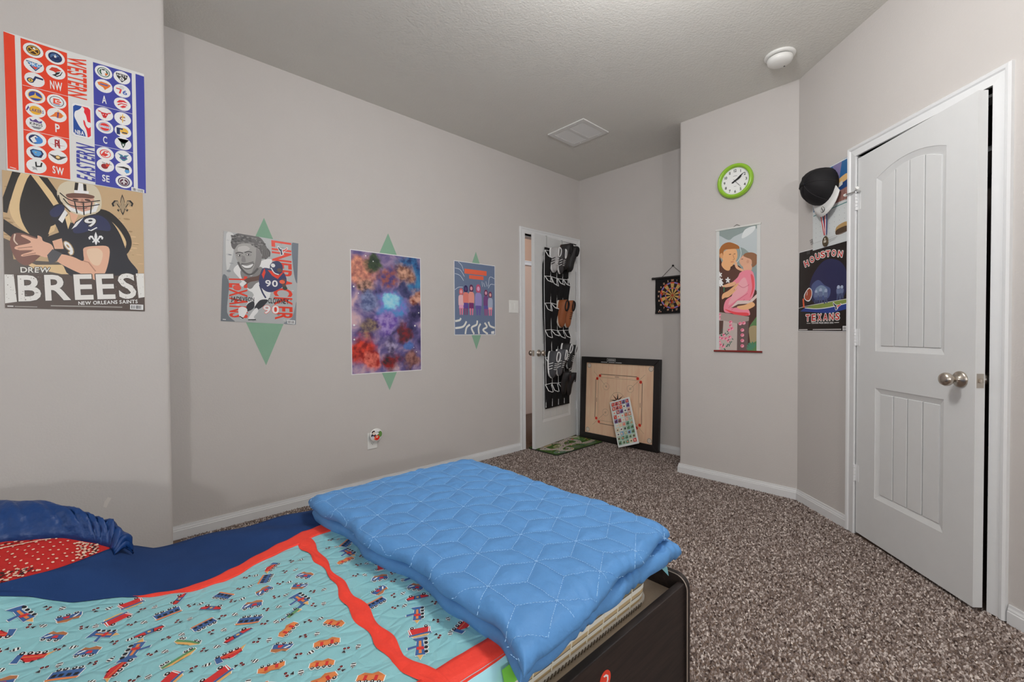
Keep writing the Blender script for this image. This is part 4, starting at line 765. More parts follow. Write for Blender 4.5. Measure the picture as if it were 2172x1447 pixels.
# ---- round wall clock
cu, cz = -1.200, 2.179; ck = lambda u, n, z: CLOCKW(cu + u, n, cz + z)
e = thing('wall_clock', tuple(CLOCKW(cu, 0, cz - .12)), 'round lime green wall clock above the devotional scroll', 'clock')
MB().lathe([(.110, .001), (.120, .006), (.122, .018), (.117, .032), (.108, .038), (.099, .034), (.095, .024), (.094, .016), (.094, .002), (.110, .001)], ck, 48, 0, False).build('rim', M((128, 172, 46), .25, .5), e, smooth=True)
MB().lathe([(.0935, .010), (.0935, .014)], ck, 40).build('dial', M((214, 216, 214), .4), e)
A = Art([(-1, 1), (1, 1), (1, -1), (-1, -1)], .188, .188, lambda u, n, z: ck(u - .094, n, z - .094), .0144); DKN = (44, 44, 46)
for k in range(1, 13):
    a = PI / 2 - k * PI / 6; s = str(k); x, y = .78 * math.cos(a), .78 * math.sin(a); hh = .105; hw = hh * aspect(s) * .95
    A.text(DKN, s, (x - hw, y + hh), (x + hw, y + hh), (x + hw, y - hh), (x - hw, y - hh))
for k in range(60):
    a = k * PI / 30; A.line(DKN, [(.93 * math.cos(a), .93 * math.sin(a)), (.97 * math.cos(a), .97 * math.sin(a))], .0012)
A.line((120, 120, 122), [(-.14, .38), (.14, .38)], .003); A.line((130, 130, 132), [(-.09, -.4), (.09, -.4)], .002)
A.build('numerals', e)
def hand(ang, l, w, n, tail, nm):
    d = Vector((math.sin(ang), math.cos(ang))); p = Vector((d.y, -d.x)) * w / 2
    MB().prism([tuple(-d * tail - p), tuple(-d * tail + p), tuple(d * l * .6 + p * 1.6), tuple(d * l), tuple(d * l * .6 - p * 1.6)], n, n + .0012, ck).build(nm, M((30, 30, 32), .4), e)
hand(math.radians(52), .078, .006, .0170, .02, 'minute_hand'); hand(math.radians(61), .052, .008, .0185, .024, 'hour_hand'); hand(math.radians(140), .068, .0014, .0200, .015, 'second_hand')
MB().lathe([(.005, .015), (.005, .0215), (.001, .022)], ck, 12).build('hand_cap', M((30, 30, 32), .4), e)

# ---- roll-up dartboard on the recessed back wall
du = -1.898; db = lambda a, n, b: BACKW(du + a, n, 1.437 + b)
e = thing('dartboard', tuple(BACKW(du, 0, 1.28)), 'black roll-up magnetic dartboard half hidden by the clock wall corner', 'dartboard')
V = []; F = []
for i in range(9):
    z = .168 - i * .328 / 8; nn = .008 + .006 * math.sin(i / 8 * PI) + (.010 if i == 8 else 0)
    V += [db(-.172 + (.004 if i else 0), nn, z), db(.172, nn, z), db(.172, nn - .002, z), db(-.172 + (.004 if i else 0), nn - .002, z)]
    if i:
        for k in range(4): F.append((i * 4 - 4 + k, i * 4 - 4 + (k + 1) % 4, i * 4 + (k + 1) % 4, i * 4 + k))
mb = MB(); mb.add(V, F + [(0, 1, 2, 3), (32, 33, 34, 35)]); mb.build('panel', BLACKFAB, e)
MB().tube([db(-.19, .013, .168), db(-.18, .013, .168), db(.18, .013, .168), db(.19, .013, .168)], [.011, .010, .010, .011], 12).build('top_rod', BLACKLAQ, e)
for x in (-.192, .192): MB().lathe([(.001, -.012), (.010, -.008), (.0125, 0), (.010, .008), (.001, .012)], lambda u, n, z, x=x: db(x + n, .013 + u, .168 + z), 12).build('rod_knob', BLACKLAQ, e, smooth=True)
MB().tube([db(-.10, .012, .178), db(0, .006, .268), db(.10, .012, .178)], .0018, 6).build('hanging_cord', M((60, 58, 56), .7), e)
MB().lathe([(.009, 0), (.009, .008), (.006, .012)], lambda u, n, z: db(u, n, .270 + z), 12).build('hook', BLACKLAQ, e)
A = Art([(-1, 1), (1, 1), (1, -1), (-1, -1)], .32, .32, lambda u, n, z: db(u - .16, n + .0145, z - .158), 0.0)
sc_ = 1 / .16; RDb, YL, BLb, BKb = (196, 74, 48), (190, 160, 96), (92, 108, 190), (28, 27, 28)
def wedge(c, r0, r1, k):
    a0, a1 = PI / 2 + (k - .5) * PI / 10, PI / 2 + (k + .5) * PI / 10; n = 5
    A.poly(c, [(r1 * sc_ * math.cos(a), r1 * sc_ * math.sin(a)) for a in np.linspace(a0, a1, n)] + [(r0 * sc_ * math.cos(a), r0 * sc_ * math.sin(a)) for a in np.linspace(a1, a0, n)])
for k in range(20):
    wedge(RDb if k % 2 == 0 else BLb, .108, .120, k); wedge(YL if k % 2 == 0 else BKb, .071, .108, k); wedge(RDb if k % 2 == 0 else BLb, .062, .071, k); wedge(YL if k % 2 == 0 else BKb, .012, .062, k)
for k in range(20):
    a = PI / 2 + (k - .5) * PI / 10; A.line((206, 150, 80), [(.012 * sc_ * math.cos(a), .012 * sc_ * math.sin(a)), (.12 * sc_ * math.cos(a), .12 * sc_ * math.sin(a))], .0014)
for r in (.012, .062, .071, .108, .120): A.ring((206, 120, 70), (0, 0), r, .0016)
A.disc(RDb, (0, 0), .007)
for k, s in enumerate((20, 5, 12, 9, 14, 11, 8, 16, 7, 19, 3, 17, 2, 15, 10, 6, 13, 4, 18, 1)):
    a = PI / 2 + k * PI / 10; x, y = .136 * sc_ * math.cos(a), .136 * sc_ * math.sin(a); w = .055 * aspect(str(s)) * .95
    A.text((216, 170, 140), str(s), (x - w, y + .055), (x + w, y + .055), (x + w, y - .055), (x - w, y - .055))
for x in (-.82, -.70): A.disc((214, 160, 130), (x, -.9), .005)
A.disc((220, 200, 190), (-.78, -.82), .005)
A.build('print', e)
def dart(x, z, c, lb):
    t = thing('dart', tuple(db(x, .016, z)), lb, 'dart', 'magnetic darts on the dartboard'); f = lambda u, n, zz: db(x + u, .0165 + n, z + zz)
    MB().lathe([(.007, 0), (.007, .004), (.003, .006), (.0035, .03), (.002, .04)], f, 10).build('barrel', M((170, 168, 160), .3, .5, 1.0), t, smooth=True)
    for k in range(3):
        a = k * 2 * PI / 3 + .3; d = (math.cos(a), math.sin(a))
        MB().add([f(0, .03, 0), f(.022 * d[0], .046, .022 * d[1]), f(.022 * d[0], .064, .022 * d[1]), f(0, .058, 0), f(.0006 * d[1], .03, -.0006 * d[0]), f(.022 * d[0] + .0006 * d[1], .046, .022 * d[1]), f(.022 * d[0] + .0006 * d[1], .064, .022 * d[1]), f(.0006 * d[1], .058, -.0006 * d[0])], [(0, 1, 2, 3), (7, 6, 5, 4), (0, 4, 5, 1), (1, 5, 6, 2), (2, 6, 7, 3)]).build('flight', M(c, .4), t)
dart(-.068, .022, (205, 60, 40), 'red dart left of the dartboard centre'); dart(.022, -.050, (205, 60, 40), 'red dart below the dartboard centre, beside a yellow one'); dart(-.035, -.046, (196, 160, 70), 'yellow dart low on the left of the dartboard'); dart(.008, -.078, (200, 150, 60), 'yellow dart lowest on the dartboard')

# ---- light switch, outlet, night light
def plate(name, u, z, w, h, label, cat):
    e = thing(name, tuple(LEFTW(u, 0, z - h / 2)), label, cat)
    MB().box((u - w / 2, 0, z - h / 2), (u + w / 2, .006, z + h / 2), LEFTW).build('cover_plate', PLASTIC, e, bevel=.0025); return e
e = plate('light_switch', 2.797, 1.352, .116, .117, 'white double rocker light switch beside the bedroom door', 'switch')
for du_ in (-.023, .023):
    r_ = MB().box((2.797 + du_ - .017, .006, 1.352 - .034), (2.797 + du_ + .017, .0075, 1.352 + .034), LEFTW).build('rocker_frame', PLASTIC, e)
    MB().add([LEFTW(2.797 + du_ - .0145, n, 1.352 + z) for n, z in ((.0075, -.031), (.0075, .031), (.0125, .031), (.0085, -.031))] + [LEFTW(2.797 + du_ + .0145, n, 1.352 + z) for n, z in ((.0075, -.031), (.0075, .031), (.0125, .031), (.0085, -.031))], [(0, 1, 2, 3), (7, 6, 5, 4), (0, 4, 5, 1), (1, 5, 6, 2), (2, 6, 7, 3), (3, 7, 4, 0)]).build('rocker', PLASTIC, r_)
ou, oz = 1.4005, .341
e = plate('wall_outlet', ou, oz, .072, .116, 'white wall outlet low under the purple poster', 'outlet')
for dz in (-.0195, .0195):
    r_ = MB().lathe([(.0165, .006), (.0165, .0075)], lambda u, n, z, dz=dz: LEFTW(ou + u, n, oz + dz + z * .85), 20).build('receptacle', PLASTIC, e)
    for x, w, h in ((-.0062, .002, .008), (.0062, .002, .0065)): MB().box((ou + x - w / 2, .0074, oz + dz + .003 - h / 2), (ou + x + w / 2, .0079, oz + dz + .003 + h / 2), LEFTW).build('slot', M((40, 38, 36), .6), r_)
    MB().lathe([(.0022, .0074), (.0022, .0079)], lambda u, n, z, dz=dz: LEFTW(ou + u, n, oz + dz - .0075 + z), 10).build('slot', M((40, 38, 36), .6), r_)
MB().lathe([(.003, .006), (.003, .0072)], lambda u, n, z: LEFTW(ou + u, n, oz + z), 10).build('plate_screw', STEEL, e)
nf = lambda u, n, z: LEFTW(1.414 + u, n, .385 + z)
e = thing('night_light', tuple(nf(0, .01, -.04)), 'round colourful night light plugged into the wall outlet', 'night light')
MB().lathe([(.017, -.0), (.017, .016), (.014, .022), (.010, .024)], lambda u, n, z: LEFTW(1.404 + u * 1.1, .0082 + n, .361 + z), 20).build('plug_body', M((84, 160, 196), .3, .5), e, smooth=True)
MB().lathe([(.046, .034), (.047, .036), (.046, .039), (.02, .041), (.001, .0415)], nf, 32).build('shade', M((214, 212, 206), .3), e, smooth=True)
MB().tube([LEFTW(1.406, .03, .368), nf(0, .036, -.01)], .008, 8).build('stem', PLASTIC, e)
A = Art([(-1, 1), (1, 1), (1, -1), (-1, -1)], .09, .09, lambda u, n, z: nf(u - .045, .0418 + n, z - .045), 0.0)
for c, p, rx, ry in (((90, 128, 66), (.55, .1), .018, .022), ((48, 46, 60), (-.5, .0), .018, .014), ((60, 46, 46), (-.45, .5), .015, .012), ((222, 196, 184), (-.4, .3), .012, .011), ((214, 216, 212), (.12, .62), .018, .012), ((44, 52, 42), (.2, .35), .014, .006), ((224, 222, 214), (.1, .25), .014, .008), ((196, 36, 26), (.05, -.42), .021, .018), ((214, 130, 90), (-.35, -.45), .008, .010), ((230, 170, 140), (.1, -.3), .008, .007), ((190, 190, 200), (-.6, -.35), .010, .012)): A.disc(c, p, rx, ry, 14)
A.build('print', e)

# ---- ceiling vent and smoke detector
CE = lambda x, n, y: Vector((x, y, H - n))
vx0, vx1, vy0, vy1 = 2.702, 3.034, 2.076, 2.440
e = thing('ceiling_vent', ((vx0 + vx1) / 2, (vy0 + vy1) / 2, H), 'white louvred air vent in the ceiling', 'vent'); VM = M((196, 196, 194), .45)
MB().box((vx0 + .035, .0005, vy0 + .03), (vx1 - .035, .002, vy1 - .03), CE).build('backing', M((112, 110, 108), .8), e)
m = MB(); ym = (vy0 + vy1) / 2
for a0, b0, a1, b1 in ((vx0, vy0, vx0 + .038, vy1), (vx1 - .038, vy0, vx1, vy1), (vx0 + .038, vy0, vx1 - .038, vy0 + .034), (vx0 + .038, vy1 - .034, vx1 - .038, vy1), (vx0 + .038, ym - .012, vx1 - .038, ym + .012)): m.box((a0, .001, b0), (a1, .009, b1), CE)
m.build('frame', VM, e)
first = None
for y0_, y1_ in ((vy0 + .034, ym - .012), (ym + .012, vy1 - .034)):
    for i in range(17):
        x = vx0 + .046 + i * .0147
        MB().add([CE(x, .002, y0_), CE(x + .011, .0085, y0_), CE(x + .0125, .0075, y0_), CE(x + .0015, .001, y0_), CE(x, .002, y1_), CE(x + .011, .0085, y1_), CE(x + .0125, .0075, y1_), CE(x + .0015, .001, y1_)], [(0, 1, 2, 3), (7, 6, 5, 4), (0, 4, 5, 1), (1, 5, 6, 2), (2, 6, 7, 3), (3, 7, 4, 0)]).build('slat', VM, e)
for x, y in ((vx0 + .018, vy0 + .09), (vx0 + .018, vy1 - .09), (vx1 - .018, vy0 + .09), (vx1 - .018, vy1 - .09)): MB().lathe([(.005, .009), (.005, .0105), (.002, .0115)], lambda u, n, z, x=x, y=y: CE(x + u, n, y + z), 10).build('screw', VM, e)
sd = lambda u, n, z: CE(2.955 + u, n, .822 + z)
e = thing('smoke_detector', (2.955, .822, H), 'white domed smoke detector on the ceiling', 'smoke detector')
MB().lathe([(.080, 0), (.082, .004), (.081, .010), (.074, .014), (.066, .0145)], sd, 40).build('mounting_plate', PLASTIC, e, smooth=True)
MB().lathe([(.060, .014), (.060, .020)], sd, 36).build('vent_gap', M((70, 68, 66), .6), e)
MB().lathe([(.064, .019), (.068, .022), (.067, .036), (.061, .046), (.046, .053), (.02, .057), (.001, .0575)], sd, 40).build('dome', PLASTIC, e, smooth=True)
MB().box((.02, .0515, -.016), (.046, .0545, -.008), lambda u, n, z: sd(u, n, z)).build('vent_gap', M((90, 88, 86), .6), e)

# ---- wall calendar, cap and medal on the closet wall
fr = sheet_frame(CLOSW, .146, 1.603, math.radians(.5)); W, HT = .284, .462
e = thing('wall_calendar', tuple(CLOSW(.28, 0, 1.6)), 'picture wall calendar hanging behind the black cap', 'calendar')
MB().box((0, .004, 0), (W, .006, HT * .5), fr).build('date_page', M((186, 190, 190), .5), e); MB().box((0, .004, HT * .5), (W, .006, HT), fr).build('picture_page', M((190, 196, 198), .5), e)
A = Art([(0, 0), (100, 0), (100, 162), (0, 162)], W, HT, fr, .0062)
A.poly((44, 92, 140), [(2, 2), (98, 2), (98, 80), (2, 80)]); A.poly((120, 112, 150), [(60, 2), (84, 2), (76, 40), (56, 50)]); A.smooth((200, 164, 110), [(60, 40), (76, 34), (97, 30), (97, 42), (80, 46), (62, 50)]); A.poly((36, 62, 108), [(66, 48), (98, 42), (98, 56), (66, 62)]); A.poly((150, 112, 104), [(58, 60), (98, 56), (98, 80), (58, 80)])
for k in range(7): A.line((90, 56, 52), [(60, 62 + k * 2.6), (98, 57 + k * 3.2)], .002)
for k in range(4): A.line((84, 50, 46), [(64 + k * 9, 60), (62 + k * 9, 80)], .0025)
A.poly((196, 190, 180), [(70, 44), (86, 40), (86, 48), (72, 52)]); A.line((70, 120, 120), [(2, 88), (98, 86)], .005)
for i in range(7):
    for j in range(5): A.disc((110, 108, 110), (10 + i * 13.5, 96 + j * 10), .0018, None, 6)
A.smooth((160, 130, 84), [(70, 128), (98, 124), (98, 142), (70, 144)]); A.smooth((70, 54, 40), [(70, 134), (98, 132), (98, 143), (70, 144)])
A.line((150, 148, 146), [(2, 147), (98, 143)], .0012)
for k in range(3): A.line((120, 118, 118), [(48 + k, 149 + k * 2.2), (72 - 3 * k, 147.6 + k * 2.2)], .0018)
A.build('print', e)
MB().box((.395, .001, 1.86), (.43, .004, 2.07), CLOSW).build('pennant_card', M((52, 108, 150), .5)); tag(bpy.data.objects['pennant_card'], 'narrow blue card tucked behind the calendar at the closet casing', 'card')
# cap: crown towards the upper left, brim to the lower right
co = Vector(CLOSW(.262, .014, 1.955)); th = math.radians(-74)
ex = (D45 * math.cos(th) + Vector((0, 0, math.sin(th)))).normalized(); ez = N45.normalized(); ey = ez.cross(ex)
# local x: towards the brim, y: across, z: out of the wall
cp_ = lambda x, y, z: co + ex * x + ey * y + ez * z
e = thing('baseball_cap', tuple(CLOSW(.205, .014, 1.76)), 'black baseball cap with a pale brim hanging over the calendar', 'cap')
CAPM = grain('cap_cloth', (22, 21, 23), .2, 60, .7, .3, .2, 400)
V = []; F = []; nu, nv = 28, 9
for j in range(nv + 1):
    ph = j / nv * PI / 2
    for i in range(nu):
        a = 2 * PI * i / nu; r = math.cos(ph) ** .8; V.append(cp_(.108 * r * math.cos(a) - .02 * math.sin(ph), .108 * r * math.sin(a), .125 * math.sin(ph) ** .9 * (1 + .02 * math.cos(6 * a))))
for j in range(nv):
    for i in range(nu): F.append((j * nu + i, j * nu + (i + 1) % nu, j * nu + nu + (i + 1) % nu, j * nu + nu + i))
mb = MB(); mb.add(V, F + [tuple(range(nu))]); mb.build('crown', CAPM, e, smooth=True)
for k in range(6):
    a = k * PI / 3 + .26; MB().tube([cp_(.1085 * math.cos(p) ** .8 * math.cos(a) - .02 * math.sin(p), .1085 * math.cos(p) ** .8 * math.sin(a), .127 * math.sin(p) ** .9) for p in np.linspace(.05, 1.5, 8)], .0016, 5).build('seam', M((40, 38, 40), .8), e)
MB().lathe([(.009, -.002), (.009, .004), (.004, .008), (.001, .009)], lambda u, n, z: cp_(-.02 + u, z, .125 + n), 12).build('button', CAPM, e, smooth=True)
V = []; F = []
for i in range(13):
    a = -1.15 + 2.3 * i / 12
    for j, r in enumerate((0, .5, 1)):
        x = .092 * math.cos(a * .85) + r * (.085 * math.cos(a) + .005); y = (.10 + r * .012) * math.sin(a) * 1.05; z = .018 + .018 * r * math.cos(a) - .03 * (y / .1) ** 2 * r * .4
        V += [cp_(x, y, z), cp_(x, y, z - .003)]
for i in range(12):
    for j in range(2):
        a = (i * 3 + j) * 2; b_ = a + 6; F += [(a, b_, b_ + 2, a + 2), (a + 1, a + 3, b_ + 3, b_ + 1)]
    a = (i * 3 + 2) * 2; F.append((a, a + 6, a + 7, a + 1))
mb = MB(); mb.add(V, F); br_ = mb.build('brim', grain('brim_cloth', (196, 196, 194), .03, 60, .7), e, smooth=True)
bp = lambda u, n, z: cp_(.140 + u, -.012 + z, .0355 + n)
MB().lathe([(.016, 0), (.016, .001)], bp, 20).build('badge', M((60, 60, 62), .5), br_); MB().lathe([(.0135, .001), (.0135, .0014)], bp, 20).build('badge', M((200, 200, 198), .5), br_); MB().box((-.010, .0014, -.0035), (.010, .0018, .0035), bp).build('badge', M((60, 60, 62), .5), br_)
MB().tube([CLOSW(.262, 0, 2.0), CLOSW(.262, .03, 1.995), CLOSW(.262, .04, 2.01)], .004, 8).build('coat_hook', STEEL); tag(bpy.data.objects['coat_hook'], 'small steel wall hook hidden inside the black cap', 'hook')
e = thing('medal', tuple(CLOSW(.262, .01, 1.60)), 'bronze medal on a red, white and blue ribbon under the cap', 'medal')
for i, c in enumerate(((178, 46, 50), (214, 214, 212), (48, 58, 110))):
    for s in (-1, 1):
        x0 = .262 + s * .004; x1 = .262 + s * .018
        MB().add([CLOSW(x0 + (i - 1) * .006 - .003, .012 + s * .001, 1.675), CLOSW(x0 + (i - 1) * .006 + .003, .012 + s * .001, 1.675), CLOSW(x1 + (i - 1) * .008 + .004, .022 + s * .001, 1.80), CLOSW(x1 + (i - 1) * .008 - .004, .022 + s * .001, 1.80)] + [CLOSW(x0 + (i - 1) * .006 - .003, .013 + s * .001, 1.675), CLOSW(x0 + (i - 1) * .006 + .003, .013 + s * .001, 1.675), CLOSW(x1 + (i - 1) * .008 + .004, .023 + s * .001, 1.80), CLOSW(x1 + (i - 1) * .008 - .004, .023 + s * .001, 1.80)], [(0, 1, 2, 3), (7, 6, 5, 4), (0, 4, 5, 1), (1, 5, 6, 2), (2, 6, 7, 3), (3, 7, 4, 0)]).build('ribbon', M(c, .5), e)
md = lambda u, n, z: CLOSW(.262 + u * .75, .010 + n, 1.636 + z)
MB().lathe([(.030, 0), (.031, .002), (.030, .004), (.026, .0045), (.026, .0035)], md, 28).build('disc', grain('bronze', (96, 84, 64), .2, 120, .35, .5, metal=.7), e)
MB().box((-.014, .004, -.007), (.014, .005, .007), md).build('relief', M((170, 164, 150), .4), e); MB().lathe([(.006, .004), (.006, .005)], lambda u, n, z: md(u, n, z + .015), 10).build('relief', M((190, 184, 172), .4), e)
MB().tube([md(.006 * math.cos(a), .002, .036 + .007 * math.sin(a)) for a in np.linspace(0, 2 * PI, 10, endpoint=False)], .0014, 6, closed=True).build('ring', STEEL, e)
for i, (u, z) in enumerate(((.128, 1.672), (.134, 1.655))):
    MB().tube([CLOSW(u - .012, .004, z), CLOSW(u + .012, .006, z + .004), CLOSW(u + .014, .006, z - .008), CLOSW(u - .006, .005, z - .010)], .0013, 6).build('paper_clip', M((80, 78, 78), .4, .5), None)
tag(bpy.data.objects['paper_clip'], 'upper wire clip at the left edge of the calendar', 'clip'); tag(bpy.data.objects['paper_clip.001'], 'lower wire clip at the left edge of the calendar', 'clip')

# ================================================================== BY THE DOOR
# ---- carrom board leaning on the back wall
tl = math.radians(2.7); BW, BH = .900, .855
CR = lambda u, n, v: Vector((3.694, 2.902, .001)) + Vector((0, -1, 0)) * u + Vector((math.sin(tl), 0, math.cos(tl))) * v + Vector((-math.cos(tl), 0, math.sin(tl))) * (n - .0)
e = thing('carrom_board', (3.70, 2.45, 0), 'square carrom board with a black frame leaning on the back wall', 'board game')
fw = .062
MB().box((fw - .01, -.030, fw - .01), (BW - fw + .01, -.014, BH - fw + .01), CR).build('playing_surface', PLY, e)
for i, P in enumerate(([(0, 0), (BW, 0), (BW - fw, fw), (fw, fw)], [(0, BH), (fw, BH - fw), (BW - fw, BH - fw), (BW, BH)], [(0, 0), (fw, fw), (fw, BH - fw), (0, BH)], [(BW, 0), (BW, BH), (BW - fw, BH - fw), (BW - fw, fw)])):
    MB().prism(P, -.040, 0, CR).build('frame_rail', BLACKLAQ, e, bevel=.003)
IW, IH = BW - 2 * fw, BH - 2 * fw
A = Art([(-1, 1), (1, 1), (1, -1), (-1, -1)], IW, IH, lambda u, n, v: CR(fw + u, -.0138 + n, fw + v), 0.0)
LN, RC = (84, 62, 52), (196, 52, 36)
for s in (1, -1):
    for sw in (0, 1):
        T_ = (lambda x, y: (x, y)) if sw == 0 else (lambda x, y: (y, x))
        A.line(LN, [T_(-.54, s * .69), T_(.54, s * .69)], .0055); A.line(LN, [T_(-.54, s * .60), T_(.54, s * .60)], .0016); A.line(LN, [T_(-.10, s * .645), T_(.02, s * .645)], .004)
        for q_ in (-.56, .56): A.disc(RC, T_(q_, s * .645), .0155, .0155); A.disc((150, 44, 34), T_(q_, s * .645), .007)
for sx in (-1, 1):
    for sy in (-1, 1):
        A.line(LN, [(sx * .76, sy * .76), (sx * .34, sy * .34)], .0016); A.ring(LN, (sx * .36, sy * .36), .036, .0014, 20); A.line(LN, [(sx * .34, sy * .34), (sx * .36, sy * .40)], .002); A.line(LN, [(sx * .34, sy * .34), (sx * .40, sy * .36)], .002)
        A.disc((150, 140, 130), (sx * .915, sy * .915), .024); A.disc((196, 182, 168), (sx * .915, sy * .915), .020); A.ring((110, 96, 86), (sx * .915, sy * .915), .0225, .0018)
A.ring(LN, (0, 0), .085, .0016); A.ring(RC, (0, 0), .018, .003)
for k in range(8):
    a = k * PI / 4; r = .026 / (IW / 2); A.poly((96, 56, 44) if k % 2 else (40, 34, 34), [(.22 * math.cos(a), .22 * math.sin(a)), (.05 * math.cos(a + .5), .05 * math.sin(a + .5)), (.03 * math.cos(a), .03 * math.sin(a)), (.05 * math.cos(a - .5), .05 * math.sin(a - .5))])
A.build('markings', e)
A = Art([(0, 0), (100, 0), (100, 10), (0, 10)], BW, .062, lambda u, n, v: CR(u, .0004 + n, BH - .062 + v), 0.0)
wl = (206, 206, 204)
for L_ in ([(36, 2), (47, 2)], [(36, 6), (47, 6)], [(36, 2), (36, 6)], [(47, 2), (47, 6)]): A.line(wl, L_, .002)
for k in range(7): A.line(wl, [(37.4 + k * 1.3, 4), (38.3 + k * 1.3, 4)], .008)
for a0, b0 in ((28, 36.5), (38, 46), (47, 55)): A.line((180, 180, 178), [(a0, 8), (b0, 8)], .005)
A.build('maker_mark', e)

# ---- picture alphabet chart leaning on the carrom board
tc_, ph = math.radians(12.0), math.radians(20.5); r0 = Vector((0, -1, 0)); v0 = Vector((math.sin(tc_), 0, math.cos(tc_))); n0 = Vector((-math.cos(tc_), 0, math.sin(tc_)))
e1 = r0 * math.cos(ph) + v0 * math.sin(ph); e2 = -r0 * math.sin(ph) + v0 * math.cos(ph)
CH = lambda u, n, v: Vector((3.592, 2.356, .003)) + e1 * u + e2 * v + n0 * n
CW, CHH = .225, .445
e = thing('alphabet_chart', (3.6, 2.33, 0), 'white framed chart of coloured picture squares leaning on the carrom board', 'chart')
MB().box((0, -.010, 0), (CW, 0, CHH), CH).build('board', M((206, 208, 206), .35), e, bevel=.002)
A = Art([(0, 0), (5, 0), (5, 10.6), (0, 10.6)], CW - .024, CHH - .030, lambda u, n, v: CH(.012 + u, .0004 + n, .018 + v), 0.0)
A.poly((176, 190, 186), [(0, 0), (5, 0), (5, 10.6), (0, 10.6)])
pal = [(186, 70, 64), (150, 64, 84), (96, 66, 130), (176, 120, 96), (206, 190, 160), (92, 136, 104), (112, 150, 176), (150, 168, 140), (196, 150, 140)]
for j in range(10):
    for i in range(5):
        k = i + j; c = pal[0] if k < 3 else pal[random.choice((1, 2, 0))] if k < 6 else pal[random.choice((4, 8, 3))] if k < 8 else pal[random.choice((5, 6, 7))] if k < 12 else pal[random.choice((4, 0, 7))]
        x0, y0 = i + .07, j * 1.06 + .07; A.poly((206, 204, 196) if random.random() < .14 else c, [(x0, y0), (x0 + .86, y0), (x0 + .86, y0 + .9), (x0, y0 + .9)])
        A.disc(random.choice([(84, 50, 48), (60, 66, 80), (206, 180, 160), (70, 90, 66), (210, 120, 100)]), (x0 + .43 + random.uniform(-.1, .1), y0 + .5), random.uniform(.007, .011), random.uniform(.006, .011), 9)
        A.line((226, 222, 214), [(x0 + .1, y0 + .2), (x0 + .35, y0 + .2)], .004)
A.build('picture_squares', e)

# ---- road play mat in front of the door
mx, my, MW, MD = 2.966, 2.585, .715, .372
e = thing('play_mat', (mx + MW / 2, my + MD / 2, 0), 'green and grey road-print play mat on the carpet by the bedroom door', 'rug')
def mat_outline(ins=0):
    r = .03; P = []
    for (cx, cy, a0) in ((MW - r, r, -PI / 2), (MW - r, MD - r, 0), (r, MD - r, PI / 2), (r, r, PI)):
        for a in np.linspace(a0, a0 + PI / 2, 5): P.append((cx + (r - ins) * math.cos(a), cy + (r - ins) * math.sin(a)))
    return P
MF = lambda u, n, v: Vector((mx + u, my + v, .0035 + n))
MB().prism(mat_outline(), -.003, .0045, MF).build('binding', M((34, 44, 32), .8), e); MB().prism(mat_outline(.008), .0045, .0052, MF).build('pile', grain('mat_pile', (66, 92, 46), .25, 120, .95, .05), e)
A = Art([(0, 40), (78, 40), (78, 0), (0, 0)], MW, MD, MF, .0056)
def blob(c, x, y, rx, ry): A.smooth(c, [(x + rx * math.cos(a) * random.uniform(.8, 1.15), y + ry * math.sin(a) * random.uniform(.8, 1.15)) for a in np.linspace(0, 2 * PI, 9, endpoint=False)])
for c, x, y, rx, ry in (((58, 96, 70), 12, 6, 10, 5), ((58, 96, 70), 60, 8, 14, 6), ((70, 110, 54), 66, 24, 10, 6), ((112, 120, 60), 30, 20, 12, 6), ((150, 132, 96), 16, 32, 12, 5), ((84, 76, 44), 44, 30, 9, 5), ((104, 140, 44), 70, 34, 7, 5), ((62, 84, 44), 40, 6, 9, 4)): blob(c, x, y, rx, ry)
RO, ED = (150, 138, 134), (206, 194, 178)
roads = [[(4, 26), (10, 18), (20, 14), (34, 18), (50, 16), (60, 10), (76, 12)], [(20, 14), (16, 8), (22, 3), (30, 6), (28, 12)], [(34, 18), (40, 28), (52, 32), (60, 26), (58, 18), (50, 16)], [(52, 32), (62, 36), (76, 34)], [(10, 18), (12, 32), (24, 36), (40, 28)]]
for r_ in roads: A.curve(ED, r_, .046, 6)
for r_ in roads: A.curve(RO, r_, .036, 6)
for r_ in roads: A.curve((206, 202, 196), r_, .003, 6)
for k in range(130):
    x, y = random.uniform(3, 75), random.uniform(3, 37); c = random.choice([(40, 60, 36), (206, 200, 186), (110, 54, 44), (70, 50, 38), (140, 150, 70), (60, 46, 40), (196, 110, 70), (46, 82, 66)]); A.poly(c, [(x, y), (x + random.uniform(1, 3), y + random.uniform(-.5, .5)), (x + random.uniform(1, 3), y + random.uniform(.8, 2)), (x, y + random.uniform(.8, 2))])
A.disc((190, 54, 44), (61, 30), .016); A.build('print', e)

# ---- over-door shoe organiser
e = thing('shoe_organizer', tuple(DOOR1(.38, .01, .36)), 'black fabric shoe organiser with white piping hanging on the bedroom door', 'shoe organizer')
OA, OB = .165, .610; PIPE = M((206, 206, 206), .6)
def OR_(u, n, z): return DOOR1(OB - u, n, z)         # u from the left edge as seen
OWD = OB - OA
zs_ = np.linspace(1.93, .37, 30); V = []; F = []
for i, z in enumerate(zs_):
    wv = .006 + .004 * math.sin(z * 7); lx = .02 * math.sin(z * 3.1) - .01
    V += [OR_(lx + (.02 if z > 1.8 else 0), wv + .004, z), OR_(OWD + lx * .6, wv + .004, z), OR_(OWD + lx * .6, wv, z), OR_(lx + (.02 if z > 1.8 else 0), wv, z)]
    if i:
        for k in range(4): F.append((i * 4 - 4 + k, i * 4 - 4 + (k + 1) % 4, i * 4 + (k + 1) % 4, i * 4 + k))
mb = MB(); mb.add(V, F + [(0, 1, 2, 3), tuple(range(116, 120))]); mb.build('backing', BLACKFAB, e)
